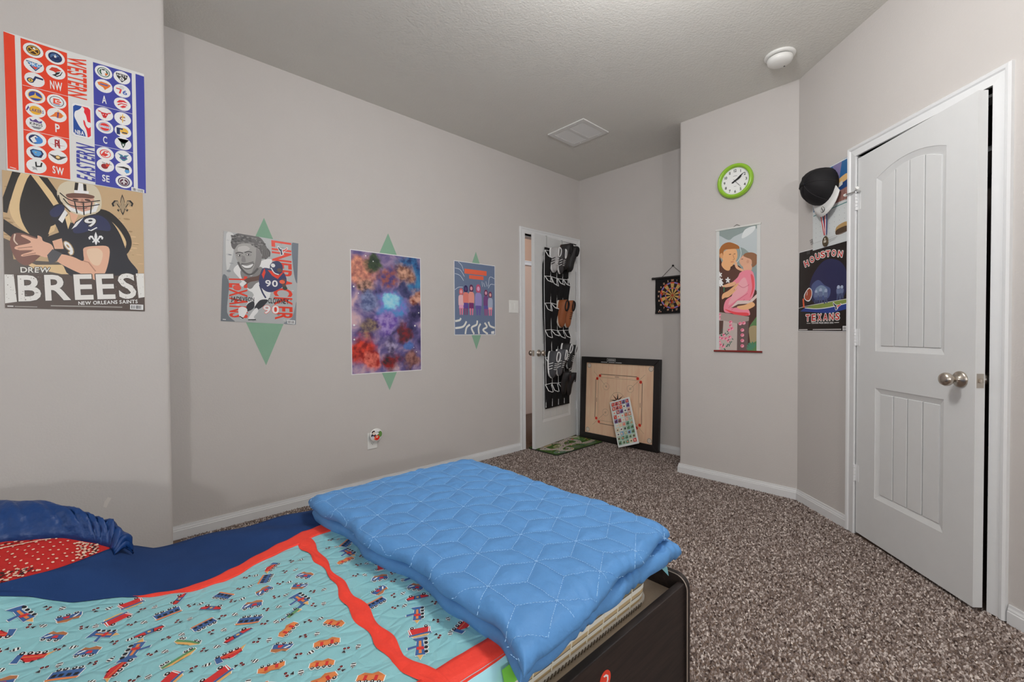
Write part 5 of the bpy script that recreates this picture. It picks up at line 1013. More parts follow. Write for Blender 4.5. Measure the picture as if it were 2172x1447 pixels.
for u in (.045, .325):
    MB().box((u, .002, 1.90), (u + .006, .0045, 2.046), OR_).box((u, -.040, 2.043), (u + .006, .0045, 2.046), OR_).build('over_door_strap', M((150, 150, 148), .5), e)
ROWS = [1.90, 1.652, 1.392, 1.132, .868, .606]; cw = OWD / 4
for r_, zt in enumerate(ROWS):
    for c in range(4):
        ua, ub = c * cw + .004, (c + 1) * cw - .004; jt = random.Random(r_ * 7 + c); bul = .030 + jt.random() * .022; sl = .05 + jt.random() * .03; ns = 6; V = []; F = []
        for i in range(ns):
            t = i / (ns - 1); z = zt - sl - t * (.232 - sl); d = .012 + bul * (1 - t) ** .7
            for k in range(5):
                s = k / 4; V.append(OR_(ua + (ub - ua) * s, .012 + (d - .012) * math.sin(PI * s) ** .55 if 0 < k < 4 else .011, z + (sl if k in (0, 4) and i == 0 else 0)))
        for i in range(ns - 1):
            for k in range(4): F.append((i * 5 + k, i * 5 + k + 1, i * 5 + 6 + k, i * 5 + 5 + k))
        p = link('pocket', V, F, BLACKFAB, e, None, True)
        MB().tube([OR_(ua, .012, zt), OR_(ua + .012, .012 + bul * .7, zt - sl * .8), OR_(ua + cw * .45, .013 + bul, zt - sl), OR_(ub - .012, .012 + bul * .7, zt - sl * 1.05), OR_(ub, .012, zt - .01)], .0042, 6).build('piping', PIPE, p)
    MB().tube([OR_(.0, .013, zt), OR_(cw, .013, zt + .006), OR_(2 * cw, .013, zt - .004), OR_(OWD, .013, zt + .002)], .0035, 6).build('piping', PIPE, e)
for c in range(0, 4): MB().tube([OR_(c * cw + .012 * math.sin(z * 3.1), .0135, z) for z in np.linspace(1.89, .385, 14)], .0028, 6).build('seam_tape', PIPE, e)

# ---- shoes
def shoe(label, group, at, toe, up, L, c_up, c_sole, c_in, lace=None, tall=.085, stripe=None, boot=False, heel=0.0):
    """a shoe with its heel at `at`, toe direction and sole-to-ankle direction"""
    T_, U_ = Vector(toe).normalized(), Vector(up).normalized(); U_ = (U_ - T_ * U_.dot(T_)).normalized(); S_ = T_.cross(U_)
    at = Vector(at); f = lambda x, y, z: at + T_ * x + S_ * y + U_ * z
    e = thing('shoe', tuple(at), label, 'shoe', group)
    ts = np.linspace(0, 1, 13); hw = lambda t: L * .165 * (.72 + .45 * math.sin(PI * min(1, t * .95 + .05)) ** .8) * (1 if t < .82 else math.sqrt(max(.02, 1 - ((t - .82) / .185) ** 2))) * (1 if t > .08 else .82)
    hh = lambda t: float(np.interp(t, [0, .1, .34, .5, .7, .9, 1], [tall * .92, tall, tall * .86, tall * .70, tall * .52, tall * .42, tall * .22]))
    V = []; F = []
    for t in ts:
        for z in (0, .016): V += [f(t * L * 1.01, -hw(t) * 1.06, z + heel * max(0, 1 - t * 2)), f(t * L * 1.01, hw(t) * 1.06, z + heel * max(0, 1 - t * 2))]
    for i in range(12):
        a, b = i * 4, i * 4 + 4; F += [(a, b, b + 1, a + 1), (a + 2, a + 3, b + 3, b + 2), (a, a + 2, b + 2, b), (a + 1, b + 1, b + 3, a + 3)]
    mb = MB(); mb.add(V, F + [(0, 1, 3, 2), (48, 50, 51, 49)]); mb.build('sole', M(c_sole, .6), e)
    V = []; F = []; K = 9
    for t in ts:
        for k in range(K):
            a = PI * k / (K - 1); V.append(f(t * L, hw(t) * math.cos(a) * (1 - .12 * math.sin(a)), .014 + heel * max(0, 1 - t * 2) + hh(t) * math.sin(a) ** .7))
    for i in range(12):
        for k in range(K - 1): F.append((i * K + k, i * K + k + 1, i * K + K + k + 1, i * K + K + k))
    mb = MB(); mb.add(V, F + [tuple(range(K)), tuple(range(12 * K, 13 * K))]); u_ = mb.build('upper', M(c_up, .55, .4), e, smooth=True)
    rim = [f(L * (.215 + .185 * math.cos(a)), hw(.2) * .62 * math.sin(a), .017 + heel * .5 + hh(.21 + .18 * math.cos(a)) * 1.0) for a in np.linspace(0, 2 * PI, 16, endpoint=False)]
    MB().tube(rim, .0055, 6, closed=True).build('collar', M(c_in if boot else c_sole, .7), e)
    link('lining', rim + [sum(rim, Vector()) / 16 - U_ * .012], [(i, (i + 1) % 16, 16) for i in range(16)], M(c_in, .9), e)
    if lace is not None:
        for k in range(4):
            t = .46 + k * .07; z = .016 + hh(t); MB().tube([f(t * L, -hw(t) * .5, z * .86), f(t * L + .004, 0, z + .003), f(t * L, hw(t) * .5, z * .86)], .0032, 6).build('lace', M(lace, .8), e)
    if stripe is not None:
        for sy in (-1, 1):
            for k in range(3):
                t = .42 + k * .1; P = [f((t + .05 * (1 - q_)) * L, sy * hw(t) * (1.02 - .12 * math.sin(q_ * 1.2)), .016 + hh(t) * .75 * q_) for q_ in np.linspace(.05, 1, 4)]; MB().tube(P, .0042, 5).build('stripe', M(stripe, .6), e)
    return e
dn = DOOR1(0, 1, 0) - DOOR1(0, 0, 0); du_ = DOOR1(-1, 0, 0) - DOOR1(0, 0, 0); Z_ = Vector((0, 0, 1))      # out, right, up
GR, WHs, BKs, BR = (120, 118, 120), (214, 212, 210), (30, 29, 30), (130, 74, 42)
shoe('grey and white striped sneaker at the top left of the organiser', 'shoes in the organiser', OR_(.085, .035, 1.93), -Z_ * 1 + du_ * .10, dn, .235, (150, 148, 148), WHs, BKs, (206, 206, 206), .08, (44, 40, 42))
shoe('grey and black sneaker right of the striped one in the top row', 'shoes in the organiser', OR_(.175, .035, 1.925), -Z_ + du_ * .18, dn + du_ * .3, .235, (52, 50, 52), WHs, BKs, (190, 188, 188), .08, (190, 188, 188))
shoe('black ankle boot in the top row, nearer the sneakers', 'shoes in the organiser', OR_(.262, .045, 1.985), -Z_ + du_ * .06, dn, .25, (34, 31, 31), (60, 44, 38), BKs, None, .10, None, True)
shoe('black ankle boot outermost in the top row beside the hinge', 'shoes in the organiser', OR_(.358, .050, 1.975), -Z_ + du_ * .02, dn + du_ * .2, .25, (30, 28, 29), (36, 32, 30), BKs, None, .10, None, True)
shoe('brown leather shoe in the third row, left of the pair', 'shoes in the organiser', OR_(.225, .04, 1.43), -Z_, dn - du_ * .15, .27, BR, (206, 200, 190), BKs, None, .085, None, True)
shoe('brown leather shoe with dark laces in the third row, beside the hinge', 'shoes in the organiser', OR_(.315, .045, 1.43), -Z_ + du_ * .05, dn + du_ * .1, .27, (140, 82, 48), (206, 200, 190), BKs, (40, 36, 36), .085, None, True)
shoe('black running shoe with white laces in the fifth row, leftmost', 'shoes in the organiser', OR_(.065, .035, .93), -Z_ + du_ * .0, dn - du_ * .1, .26, (62, 62, 66), WHs, (110, 110, 114), (220, 220, 220), .085, (214, 214, 214))
shoe('grey running shoe with white sole in the fifth row, second from left', 'shoes in the organiser', OR_(.165, .045, .945), -Z_, dn + du_ * .2, .26, (70, 70, 74), WHs, (96, 96, 100), (220, 220, 220), .085, (206, 206, 206))
shoe('black and white sneaker with a pale sole in the fifth row, upside right', 'shoes in the organiser', OR_(.262, .05, 1.0), -Z_ - du_ * .12, dn + du_ * .1, .24, (34, 33, 34), (206, 206, 206), (60, 60, 62), (214, 214, 214), .085, (206, 206, 206))
shoe('black sneaker outermost in the fifth row beside the hinge', 'shoes in the organiser', OR_(.352, .05, .985), -Z_ - du_ * .05, dn + du_ * .2, .24, (30, 30, 31), (180, 180, 180), (52, 50, 50), (200, 200, 200), .085)
shoe('black pump with dark red lining low in the organiser, left of two', 'shoes in the organiser', OR_(.245, .045, .72), -Z_ + du_ * .05, dn + du_ * .3, .23, (26, 24, 25), (40, 34, 34), (120, 50, 40), None, .06, None, False, .03)
shoe('black pump low in the organiser beside the hinge', 'shoes in the organiser', OR_(.335, .05, .70), -Z_ + du_ * .05, dn + du_ * .5, .23, (26, 24, 25), (40, 34, 34), (90, 40, 36), None, .06, None, False, .03)
MB().tube([OR_(.36, .03, .86), OR_(.42, .05, .87), OR_(.45, .05, .80), OR_(.42, .05, .73), OR_(.36, .04, .71)], .004, 6).build('hanging_loop', BLACKFAB, e)

# ================================================================== THE BED
NAVY = grain('navy_fleece', (28, 50, 90), .12, 14, .9, .15, .25, 350)
BX0, BX1, BY0, BY1 = -.86, 1.190, .556, 1.630
e = thing('bed_frame', (.2, 1.09, 0), 'dark brown wooden bed frame with a rounded foot panel', 'bed')
def footpanel(x0, x1, top):
    r = .035; P = [(BY0 - .006, .02)] + [(BY0 - .006 + r - r * math.cos(a), top - r + r * math.sin(a)) for a in np.linspace(0, PI / 2, 7)] + [(BY1 - r + r * math.sin(a), top - r + r * math.cos(a)) for a in np.linspace(0, PI / 2, 7)] + [(BY1, .02)]
    return MB().prism(P, x0, x1, lambda u, n, z: Vector((n, u, z)))
fp = footpanel(BX1 - .016, BX1 + .006, .417).build('foot_panel', DARKWOOD, e, bevel=.0015); footpanel(BX0 - .03, BX0, .75).build('head_panel', DARKWOOD, e, bevel=.002)
edge = [(BY0 - .0075, .03)] + [(BY0 - .0075 + .036 - .036 * math.cos(a), .418 - .036 + .036 * math.sin(a)) for a in np.linspace(0, PI / 2, 7)] + [(.72, .4185)]
MB().tube([(BX1 - .0155, y, z) for y, z in edge], .0014, 6).build('edge_band', M((150, 138, 128), .5), fp)
sr = MB().box((BX0, BY0, .10), (BX1 - .016, BY0 + .020, .400)).build('side_rail', DARKWOOD, e, bevel=.002); MB().box((BX0, BY1 - .020, .10), (BX1 - .016, BY1, .385)).build('side_rail', DARKWOOD, e, bevel=.002)
MB().box((BX0, BY0 + .020, .33), (BX1 - .016, BY1 - .020, .3675)).build('platform', PARTICLE, e)
for x in (BX0 + .03, BX1 - .08):
    for y in (BY0 + .03, BY1 - .08): MB().box((x, y, -.002), (x + .05, y + .05, .33)).build('leg', DARKWOOD, e)
em = lambda u, n, z: Vector((.795 + u, BY0 - n, .338 + z))
em_ = MB().lathe([(.020, 0), (.020, .0012)], em, 28).build('emblem', M((206, 62, 44), .4), sr)
MB().prism([(-.008, .012), (.002, .012), (.010, .006), (.011, -.004), (.004, -.012), (-.008, -.012), (-.008, -.008), (.003, -.008), (.006, -.003), (.006, .004), (.001, .008), (-.004, .008)], .0012, .0017, em).build('emblem_mark', M((226, 224, 220), .4), em_)

# ---- mattress with striped ticking and corded edges
MX0, MX1, MY0, MY1, MZ0, MZ1 = -.82, 1.100, .622, 1.592, .368, .472
e = thing('mattress', (.2, 1.1, MZ0), 'thin mattress with olive and cream striped ticking on the bed frame', 'mattress')
def rrect(x0, x1, y0, y1, r, n=6):
    P = []
    for cx, cy, a0 in ((x1 - r, y0 + r, -PI / 2), (x1 - r, y1 - r, 0), (x0 + r, y1 - r, PI / 2), (x0 + r, y0 + r, PI)):
        for a in np.linspace(a0, a0 + PI / 2, n): P.append((cx + r * math.cos(a), cy + r * math.sin(a)))
    return P
TICK = bpy.data.materials.new('striped_ticking'); TICK.use_nodes = True; n, l = nodes(TICK); b = n['Principled BSDF']
tc = n.new('ShaderNodeTexCoord'); sx = n.new('ShaderNodeSeparateXYZ'); l.new(tc.outputs['Object'], sx.inputs[0])
def ramp(inp, stops):
    mr = n.new('ShaderNodeMapRange'); mr.inputs['From Min'].default_value = MZ0; mr.inputs['From Max'].default_value = MZ1; l.new(inp, mr.inputs['Value'])
    r = n.new('ShaderNodeValToRGB'); r.color_ramp.interpolation = 'CONSTANT'; els = r.color_ramp.elements
    while len(els) < len(stops): els.new(.5)
    for el, (p, c) in zip(els, stops): el.position = p; el.color = (*alb(c), 1)
    l.new(mr.outputs[0], r.inputs[0]); return r
OL, CRM, TNs, DKl = (128, 116, 88), (214, 208, 198), (178, 156, 118), (70, 62, 54)
r1 = ramp(sx.outputs['Z'], [(0, TNs), (.16, CRM), (.26, DKl), (.28, TNs), (.38, CRM), (.50, DKl), (.52, OL), (.68, DKl), (.70, CRM), (.88, TNs), (.95, CRM)])
l.new(r1.outputs[0], b.inputs['Base Color']); b.inputs['Roughness'].default_value = .8
ol = rrect(MX0, MX1, MY0, MY1, .06); prof = [(.004, MZ0), (-.001, MZ0 + .008), (-.005, MZ0 + .035), (-.006, MZ0 + .055), (-.003, MZ0 + .085), (.008, MZ1 - .004), (.03, MZ1)]
V = []; F = []; K = len(ol)
for d, z in prof:
    P = rrect(MX0 + d, MX1 - d, MY0 + d, MY1 - d, .06)
    V += [(x, y, z) for x, y in P]
for i in range(len(prof) - 1):
    for k in range(K): F.append((i * K + k, i * K + (k + 1) % K, i * K + K + (k + 1) % K, i * K + K + k))
mb = MB(); mb.add(V, F + [tuple(range(K))[::-1], tuple(range((len(prof) - 1) * K, len(prof) * K))]); mb.build('body', TICK, e, smooth=False)
for z, d in ((MZ0 + .006, -.004), (MZ1 - .006, .002)):
    P = rrect(MX0 + d, MX1 - d, MY0 + d, MY1 - d, .06); MB().tube([(x, y, z) for x, y in P], .005, 7, closed=True).build('corded_edge', M((206, 200, 190), .8), e)
cb = MB()
for x in np.arange(.30, 1.04, .0115): cb.tube([(x, MY0 - .0098, MZ0 + .0015), (x + .006, MY0 - .0098, MZ0 + .0105)], .0012, 4)
o = cb.build('cord_twist', M((96, 86, 72), .9), e); o['kind'] = 'stuff'
for x in np.arange(.33, 1.06, .061): MB().tube([(x + .012, MY0 + .006, MZ1 - .008), (x + .006, MY0 - .0045, MZ0 + .085), (x, MY0 - .0068, MZ0 + .055), (x - .004, MY0 - .006, MZ0 + .035), (x - .008, MY0 - .004, MZ0 + .012)], .0012, 5).build('quilting_stitch', M((214, 206, 190), .8), e)

# ---- bedspread: printed panels, red bands, navy border
def vnoise(x, y, seed, f):
    r = np.random.default_rng(seed); s = 0
    for k in range(6):
        a = r.uniform(0, 2 * PI); p = r.uniform(0, 2 * PI); ff = f * r.uniform(.6, 1.7); s = s + np.sin((x * np.cos(a) + y * np.sin(a)) * ff + p)
    return s / 6
XR = [-.9, -.35, -.168, -.126, -.06, .027, .06, .146, .215, .33, .45, .54, .75]; YR = [1.42, 1.42, 1.425, 1.427, 1.389, 1.366, 1.345, 1.318, 1.326, 1.388, 1.444, 1.445, 1.45]     # inner edge of the navy border
def yr(x): return np.interp(x, XR, YR)
YI = [1.42, 1.42, 1.425, 1.427, 1.389, 1.366, 1.342, 1.296, 1.288, 1.340, 1.378, 1.398, 1.41]
def yi(x): return np.interp(x, XR, YI)
def zt(x, y):
    z = .481 + .0035 * vnoise(x, y, 3, 14) + .0022 * vnoise(x, y, 5, 40) + .0012 * vnoise(x, y, 9, 85)
    z = z - np.clip((.634 - y) / .05, 0, 1) ** 1.6 * .075
    return z + np.clip((y - 1.15) / .28, 0, 1) ** 1.5 * np.interp(x, [-.9, -.3, -.168, -.126, -.06, .027, .10], [.08, .08, .070, .050, .030, .012, 0])
QP = bpy.data.materials.new('aqua_quilted_cotton'); QP.use_nodes = True; n, l = nodes(QP); b = n['Principled BSDF']; tc = n.new('ShaderNodeTexCoord')
b.inputs['Base Color'].default_value = (*alb((118, 168, 174)), 1); b.inputs['Roughness'].default_value = .36; b.inputs['Specular IOR Level'].default_value = .5
mp = n.new('ShaderNodeMapping'); mp.inputs['Rotation'].default_value = (0, 0, .6); mp.inputs['Scale'].default_value = (1, 1.6, 1); vo = n.new('ShaderNodeTexVoronoi'); vo.feature = 'DISTANCE_TO_EDGE'; vo.inputs['Scale'].default_value = 17
mm = n.new('ShaderNodeMapRange'); mm.inputs['From Max'].default_value = .14; ns_ = n.new('ShaderNodeTexNoise'); ns_.inputs['Scale'].default_value = 55; ns_.inputs['Detail'].default_value = 3; ns_.inputs['Distortion'].default_value = 1.0
ad = n.new('ShaderNodeMath'); ad.operation = 'MULTIPLY_ADD'; ad.inputs[1].default_value = .7; bp_ = n.new('ShaderNodeBump'); bp_.inputs['Strength'].default_value = .28; bp_.inputs['Distance'].default_value = .006
l.new(tc.outputs['Object'], mp.inputs[0]); l.new(mp.outputs[0], vo.inputs['Vector']); l.new(vo.outputs['Distance'], mm.inputs['Value']); l.new(tc.outputs['Object'], ns_.inputs['Vector']); l.new(ns_.outputs['Fac'], ad.inputs[0]); l.new(mm.outputs[0], ad.inputs[2]); l.new(ad.outputs[0], bp_.inputs['Height']); l.new(bp_.outputs[0], b.inputs['Normal'])
bs = thing('bedspread', (.0, 1.1, .47), 'aqua bedspread printed with toy vehicles, red bands and a navy border', 'bedspread')
def draped(name, xs, y_lo, y_hi, m, mat, lift=0.0, parent=None, thick=.004):
    """grid between two edges y_lo(x) and y_hi(x), laid on the bed surface, with a turned-down rim"""
    V = []; F = []; nx = len(xs); t = np.linspace(0, 1, m)
    for i, x in enumerate(xs):
        ys = y_lo(x) + (y_hi(x) - y_lo(x)) * t; zz = zt(np.full(m, x), ys) + lift
        V.append((x, ys[0], zz[0] - thick)); V += [(x, a, c) for a, c in zip(ys, zz)]; V.append((x, ys[-1], zz[-1] - thick))
    k = m + 2
    for i in range(nx - 1):
        for j in range(k - 1): F.append((i * k + j, i * k + j + 1, i * k + k + j + 1, i * k + k + j)[::-1])
    return link(name, V, F, mat, parent, None, True)
draped('printed_panel', np.arange(-.85, .70, .0075), lambda x: .594 + .006 * math.sin(x * 23) + .07 * max(0., min(1., (x - .53) / .05)), lambda x: float(yr(x)), 120, QP, 0, bs)
REDC = grain('red_cotton', (206, 56, 42), .08, 30, .6, .3, .4, 120, dist=.003)
draped('red_band', np.arange(.045, .70, .006), lambda x: float(yi(x)) + .003 * math.sin(x * 70), lambda x: float(yr(x)) + .003 * math.sin(x * 90), 9, REDC, .0032, bs)
XL = [.62, .70, .75, .84, .955, 1.131, 1.30, 1.40]; XLv = [.412, .398, .386, .392, .392, .417, .414, .410]; XRv = [.446, .430, .418, .424, .430, .431, .446, .455]
V = []; F = []; ysb = np.arange(.625, 1.39, .006); mN = 8
for i, y in enumerate(ysb):
    a, b2 = np.interp(y, XL, XLv) + .004 * math.sin(y * 60), np.interp(y, XL, XRv) + .004 * math.sin(y * 47 + 1)
    for j in range(mN): x = a + (b2 - a) * j / (mN - 1); V.append((x, y, float(zt(x, y)) + (.0042 if 0 < j < mN - 1 else .0012) + .001 * math.sin(y * 40 + j)))
    if i:
        for j in range(mN - 1): F.append(((i - 1) * mN + j, (i - 1) * mN + j + 1, i * mN + j + 1, i * mN + j))
link('red_band', V, F, REDC, bs, None, True)
draped('red_band', np.arange(.388, .59, .006), lambda x: .622 + .05 * (x - .5) * .3, lambda x: .676, 7, REDC, .0030, bs)
# navy border rising into a ridge towards the pillow
RX = [-.85, -.30, -.168, -.128, -.062, .004, .053, .10, .30, .52, .72]; RY = [1.43, 1.435, 1.443, 1.449, 1.47, 1.50, 1.58, 1.60, 1.602, 1.598, 1.59]; RZ = [.57, .565, .560, .560, .560, .556, .522, .495, .487, .485, .485]
V = []; F = []; m = 18; xs = np.arange(-.85, .715, .012)
for i, x in enumerate(xs):
    y0 = min(float(yr(x)) - .005, np.interp(x, RX, RY) - .012); y1 = np.interp(x, RX, RY); z0 = float(zt(x, y0)) + .0010; z1 = np.interp(x, RX, RZ) + .002
    for j in range(m):
        t = j / (m - 5)
        if j <= m - 5: V.append((x, y0 + (y1 - y0) * t, z0 + (z1 - z0) * (t ** .8) + .006 * math.sin(t * PI) * (1 + math.sin(x * 19 + t * 3)) + .0035 * math.sin(x * 31 + t * 7) * min(1, t * 5)))
        else: k = j - (m - 5); V.append((x, y1 + .012 * k ** .6 + .01 * math.sin(x * 12) * k / 4, z1 - .03 * k ** 1.4))
    if i:
        for j in range(m - 1): F.append(((i - 1) * m + j, (i - 1) * m + j + 1, i * m + j + 1, i * m + j)[::-1])
link('navy_border', V, F, NAVY, bs, None, True)
# printed toy vehicles, laid just above the cloth
class Print:
    def __init__(s): s.v = []; s.f = []; s.m = []; s.mats = []
    def poly(s, c, pts, lift):
        m = M(c, .5, .3)
        if m not in s.mats: s.mats.append(m)
        bm = bmesh.new(); vs_ = [bm.verts.new((p[0], p[1], 0)) for p in pts]; bm.faces.new(vs_); bmesh.ops.triangulate(bm, faces=bm.faces)
        for _ in range(3):
            ed = [e_ for e_ in bm.edges if e_.calc_length() > .011]
            if not ed: break
            bmesh.ops.subdivide_edges(bm, edges=ed, cuts=1); bmesh.ops.triangulate(bm, faces=bm.faces)
        k = len(s.v); bm.verts.index_update(); P = np.array([v.co[:2] for v in bm.verts]); z = zt(P[:, 0], P[:, 1]) + lift
        s.v += [(a, b2, c2) for (a, b2), c2 in zip(P, z)]; s.f += [tuple(v.index + k for v in f.verts) for f in bm.faces]; s.m += [s.mats.index(m)] * len(bm.faces); bm.free()
PR = Print()
def stamp(x, y, ang, s, shapes):
    c, sn = math.cos(ang) * s, math.sin(ang) * s; ins = .006
    for i, (col, pts) in enumerate(shapes):
        gx_ = sum(p[0] for p in pts) / len(pts); gy_ = sum(p[1] for p in pts) / len(pts)
        if col != Ww:
            Q = []
            for a, b2 in pts:
                d_ = math.hypot(a - gx_, b2 - gy_) or 1; k_ = 1 + .035 / d_; Q.append((gx_ + (a - gx_) * k_, gy_ + (b2 - gy_) * k_))
            PR.poly((206, 214, 214), [(x + a * c - b2 * sn, y + a * sn + b2 * c) for a, b2 in Q], .0009)
        P = [(x + a * c - b2 * sn, y + a * sn + b2 * c) for a, b2 in pts]
        PR.poly(col, P, .0011 + i * .00012)
def ell(x, y, rx, ry=None, n=10): ry = ry or rx; return [(x + rx * math.cos(2 * PI * i / n), y + ry * math.sin(2 * PI * i / n)) for i in range(n)]
Rr, Bb, Oo, Gg, Kk, Ww, Yy = (176, 42, 42), (52, 84, 132), (190, 112, 62), (80, 124, 84), (30, 30, 34), (206, 208, 206), (190, 148, 86)
def wheels(xs, y, r): return [(Kk, ell(x, y, r)) for x in xs] + [(Ww, ell(x, y, r * .4, None, 6)) for x in xs]
VEH = [
 [(Kk, [(-.5, -.1), (.5, -.06), (.55, .02), (.3, .2), (-.3, .2), (-.55, .06)]), (Rr, [(-.46, -.06), (-.2, -.08), (-.15, .16), (-.4, .14), (-.52, .05)]), (Bb, [(-.15, -.06), (.15, -.06), (.12, .18), (-.12, .18)]), (Rr, [(.15, -.06), (.48, -.04), (.5, .04), (.3, .17), (.13, .16)]), (Yy, ell(0, .04, .07)), (Bb, [(-.5, -.14), (.55, -.1), (.55, -.06), (-.5, -.1)])] + wheels((-.32, .32), .2, .1),
 [(Rr, [(-.5, -.1), (.3, -.1), (.3, .1), (.0, .12), (0, .3), (-.12, .3), (-.14, .14), (-.5, .14)]), (Oo, [(-.45, 0), (.28, 0), (.28, .04), (-.45, .04)]), (Bb, [(.3, -.12), (.5, -.12), (.5, .3), (.26, .32), (.3, .1)]), (Yy, [(-.5, -.1), (-.74, -.2), (-.5, .1)])] + wheels((-.36, -.12, .12, .38), -.16, .09),
 [(Bb, [(-.5, -.18), (.5, -.18), (.46, .2), (-.46, .2)]), (Oo, [(-.52, .2), (.52, .2), (.46, .3), (-.46, .3)])] + [(Kk, [(x, 0), (x + .14, 0), (x + .14, .15), (x, .15)]) for x in (-.42, -.2, .04, .26)] + wheels((-.34, -.14, .14, .34), -.24, .08),
 [(Yy, [(-.4, -.3), (.4, -.3), (.3, -.42), (-.3, -.4)]), (Bb, [(-.5, -.3), (.5, -.3), (.5, -.2), (-.5, -.2)]), (Rr, [(-.45, -.2), (.45, -.2), (.5, .16), (-.5, .16)]), (Ww, [(-.48, .16), (-.4, -.2), (-.36, -.2), (-.44, .16)]), (Ww, [(.48, .16), (.4, -.2), (.36, -.2), (.44, .16)])] + wheels((-.32, .32), .22, .09),
 [(Oo, [(-.5, -.14), (.5, -.14), (.5, .14), (-.5, .14)]), ((170, 100, 56), [(-.48, .14), (-.3, .26), (0, .2), (.2, .3), (.48, .14)]), (Rr, [(-.26, -.12), (-.14, -.12), (-.14, .12), (-.26, .12)]), (Rr, [(.14, -.12), (.26, -.12), (.26, .12), (.14, .12)])] + wheels((-.36, -.12, .12, .36), -.19, .075),
 [(Bb, [(-.75, .06), (.7, .0), (.75, -.12), (.82, -.1), (.78, .06), (-.75, .1)]), (Gg, [(-.4, -.16), (.3, -.16), (.36, .02), (-.4, .04)]), (Yy, [(.1, -.16), (.35, -.18), (.3, -.26), (.12, -.24)]), (Kk, [(-.25, -.12), (-.08, -.12), (-.08, -.02), (-.25, -.02)])] + wheels((-.55, -.2, .25), .1, .08),
 [((150, 96, 60), [(-.4, .1), (-.3, .3), (-.1, .24), (.1, .34), (.36, .26), (.4, .1)]), (Bb, [(-.45, -.16), (.42, -.16), (.36, .12), (-.4, .12)]), (Ww, [(-.3, -.1), (-.1, .08), (-.2, .1), (-.38, -.08)]), (Rr, [(-.05, -.1), (.2, -.1), (.15, .06), (0, .06)])] + wheels((-.28, .0, .28), -.22, .08),
 [(Bb, [(-.2, -.5), (.2, -.5), (.12, .3), (.3, .5), (-.3, .5), (-.14, .3)]), (Bb, [(-.5, -.16), (-.12, -.06), (-.12, .06), (-.5, -.02)]), (Oo, [(-.06, -.4), (.06, -.4), (.05, .3), (-.05, .3)]), (Rr, [(-.14, -.2), (.16, -.2), (.14, -.04), (-.14, -.04)]), (Yy, [(-.12, -.5), (.12, -.5), (0, -.75)])] + [(Kk, ell(.24, y, .08)) for y in (-.34, -.1, .14, .36)],
 [(Gg, [(-.6, -.05), (.6, .05), (.6, .16), (-.6, .1)]), (Yy, [(-.6, -.05), (-.3, -.16), (.0, -.08), (.3, -.14), (.6, .05)])] + wheels((-.5, -.34, .3, .48), .2, .07),
]
SMALL = [[(Kk, [(-.5, .2), (-.2, .05), (-.5, -.2)]), (Kk, ell(.0, .12, .14)), (Rr, ell(0, .12, .06, None, 6)), (Kk, ell(.1, -.18, .14)), (Rr, ell(.1, -.18, .06, None, 6))], [(Ww, ell(0, 0, .28, .24)), (Kk, [(-.2, -.16), (-.08, -.2), (-.08, .2), (-.2, .16)]), (Kk, [(.06, -.2), (.18, -.16), (.18, .16), (.06, .2)]), (Kk, [(-.38, -.06), (-.28, -.06), (-.28, .06), (-.38, .06)])]]
kk = 0; rs = random.Random(21)
for row in range(17):
    for colm in range(28):
        x = -.62 + colm * .051 + (row % 2) * .0255 + rs.uniform(-.006, .006); y = .650 + row * .048 + rs.uniform(-.006, .006)
        if y > yi(x) - .030 or x > .585 or y < .645: continue
        if abs(x - (np.interp(y, XL, XLv) + np.interp(y, XL, XRv)) / 2) < .040 or (x > .36 and y < .705): continue
        if (colm + row // 2) % 2 == 0: stamp(x, y, -YAW * 0 + rs.choice((.5, -.4, 2.6, .9, -.9, .2, 3.4)) + rs.uniform(-.25, .25), rs.uniform(.042, .050), VEH[rs.choice((0, 0, 1, 1, 2, 2, 3, 3, 4, 4, 5, 6, 6, 7, 8))])
        else:
            stamp(x - .009, y + .004, rs.uniform(0, 6.28), .022, SMALL[0]); stamp(x + .012, y - .005, rs.uniform(0, 6.28), .022, SMALL[1])
o = link('vehicle_print', PR.v, PR.f, PR.mats, bs, PR.m, True); o['kind'] = 'stuff'
# pale satin turn-under along the near edge
draped('satin_edge', np.arange(.40, .565, .006), lambda x: .592 - .01 * max(0, x - .5), lambda x: .626, 9, M((150, 196, 204), .25, .5), .0025, bs)

# ---- fitted sheet corner showing at the foot
sh = thing('patterned_sheet', (1.15, .75, .45), 'orange and teal patterned sheet corner peeping from under the folded quilt', 'sheet')
link('cloth', [(1.09, .66, .462), (1.162, .615, .450), (1.166, .603, .432), (1.138, .610, .438), (1.09, .63, .444), (1.03, .64, .470)], [(0, 1, 2, 3), (0, 3, 4, 5)], M((196, 112, 74), .7), sh, None, True)
for k in range(3): MB().tube([(1.140 + k * .008, .6125 - k * .003, .4405 - .001 * k), (1.150 + k * .006, .6185 - k * .003, .4475)], .0012, 4).build('print_stripe', M((120, 60, 44), .7), sh)
link('corner_patch', [(1.1665, .6035, .434), (1.1655, .5985, .4080), (1.140, .6085, .437)], [(0, 1, 2)], M((110, 160, 168), .6), sh)
link('green_patch', [(.535, .604, .4715), (.60, .606, .4725), (.60, .588, .452), (.528, .586, .449)], [(0, 1, 2, 3)], M((110, 180, 66), .6), bs)

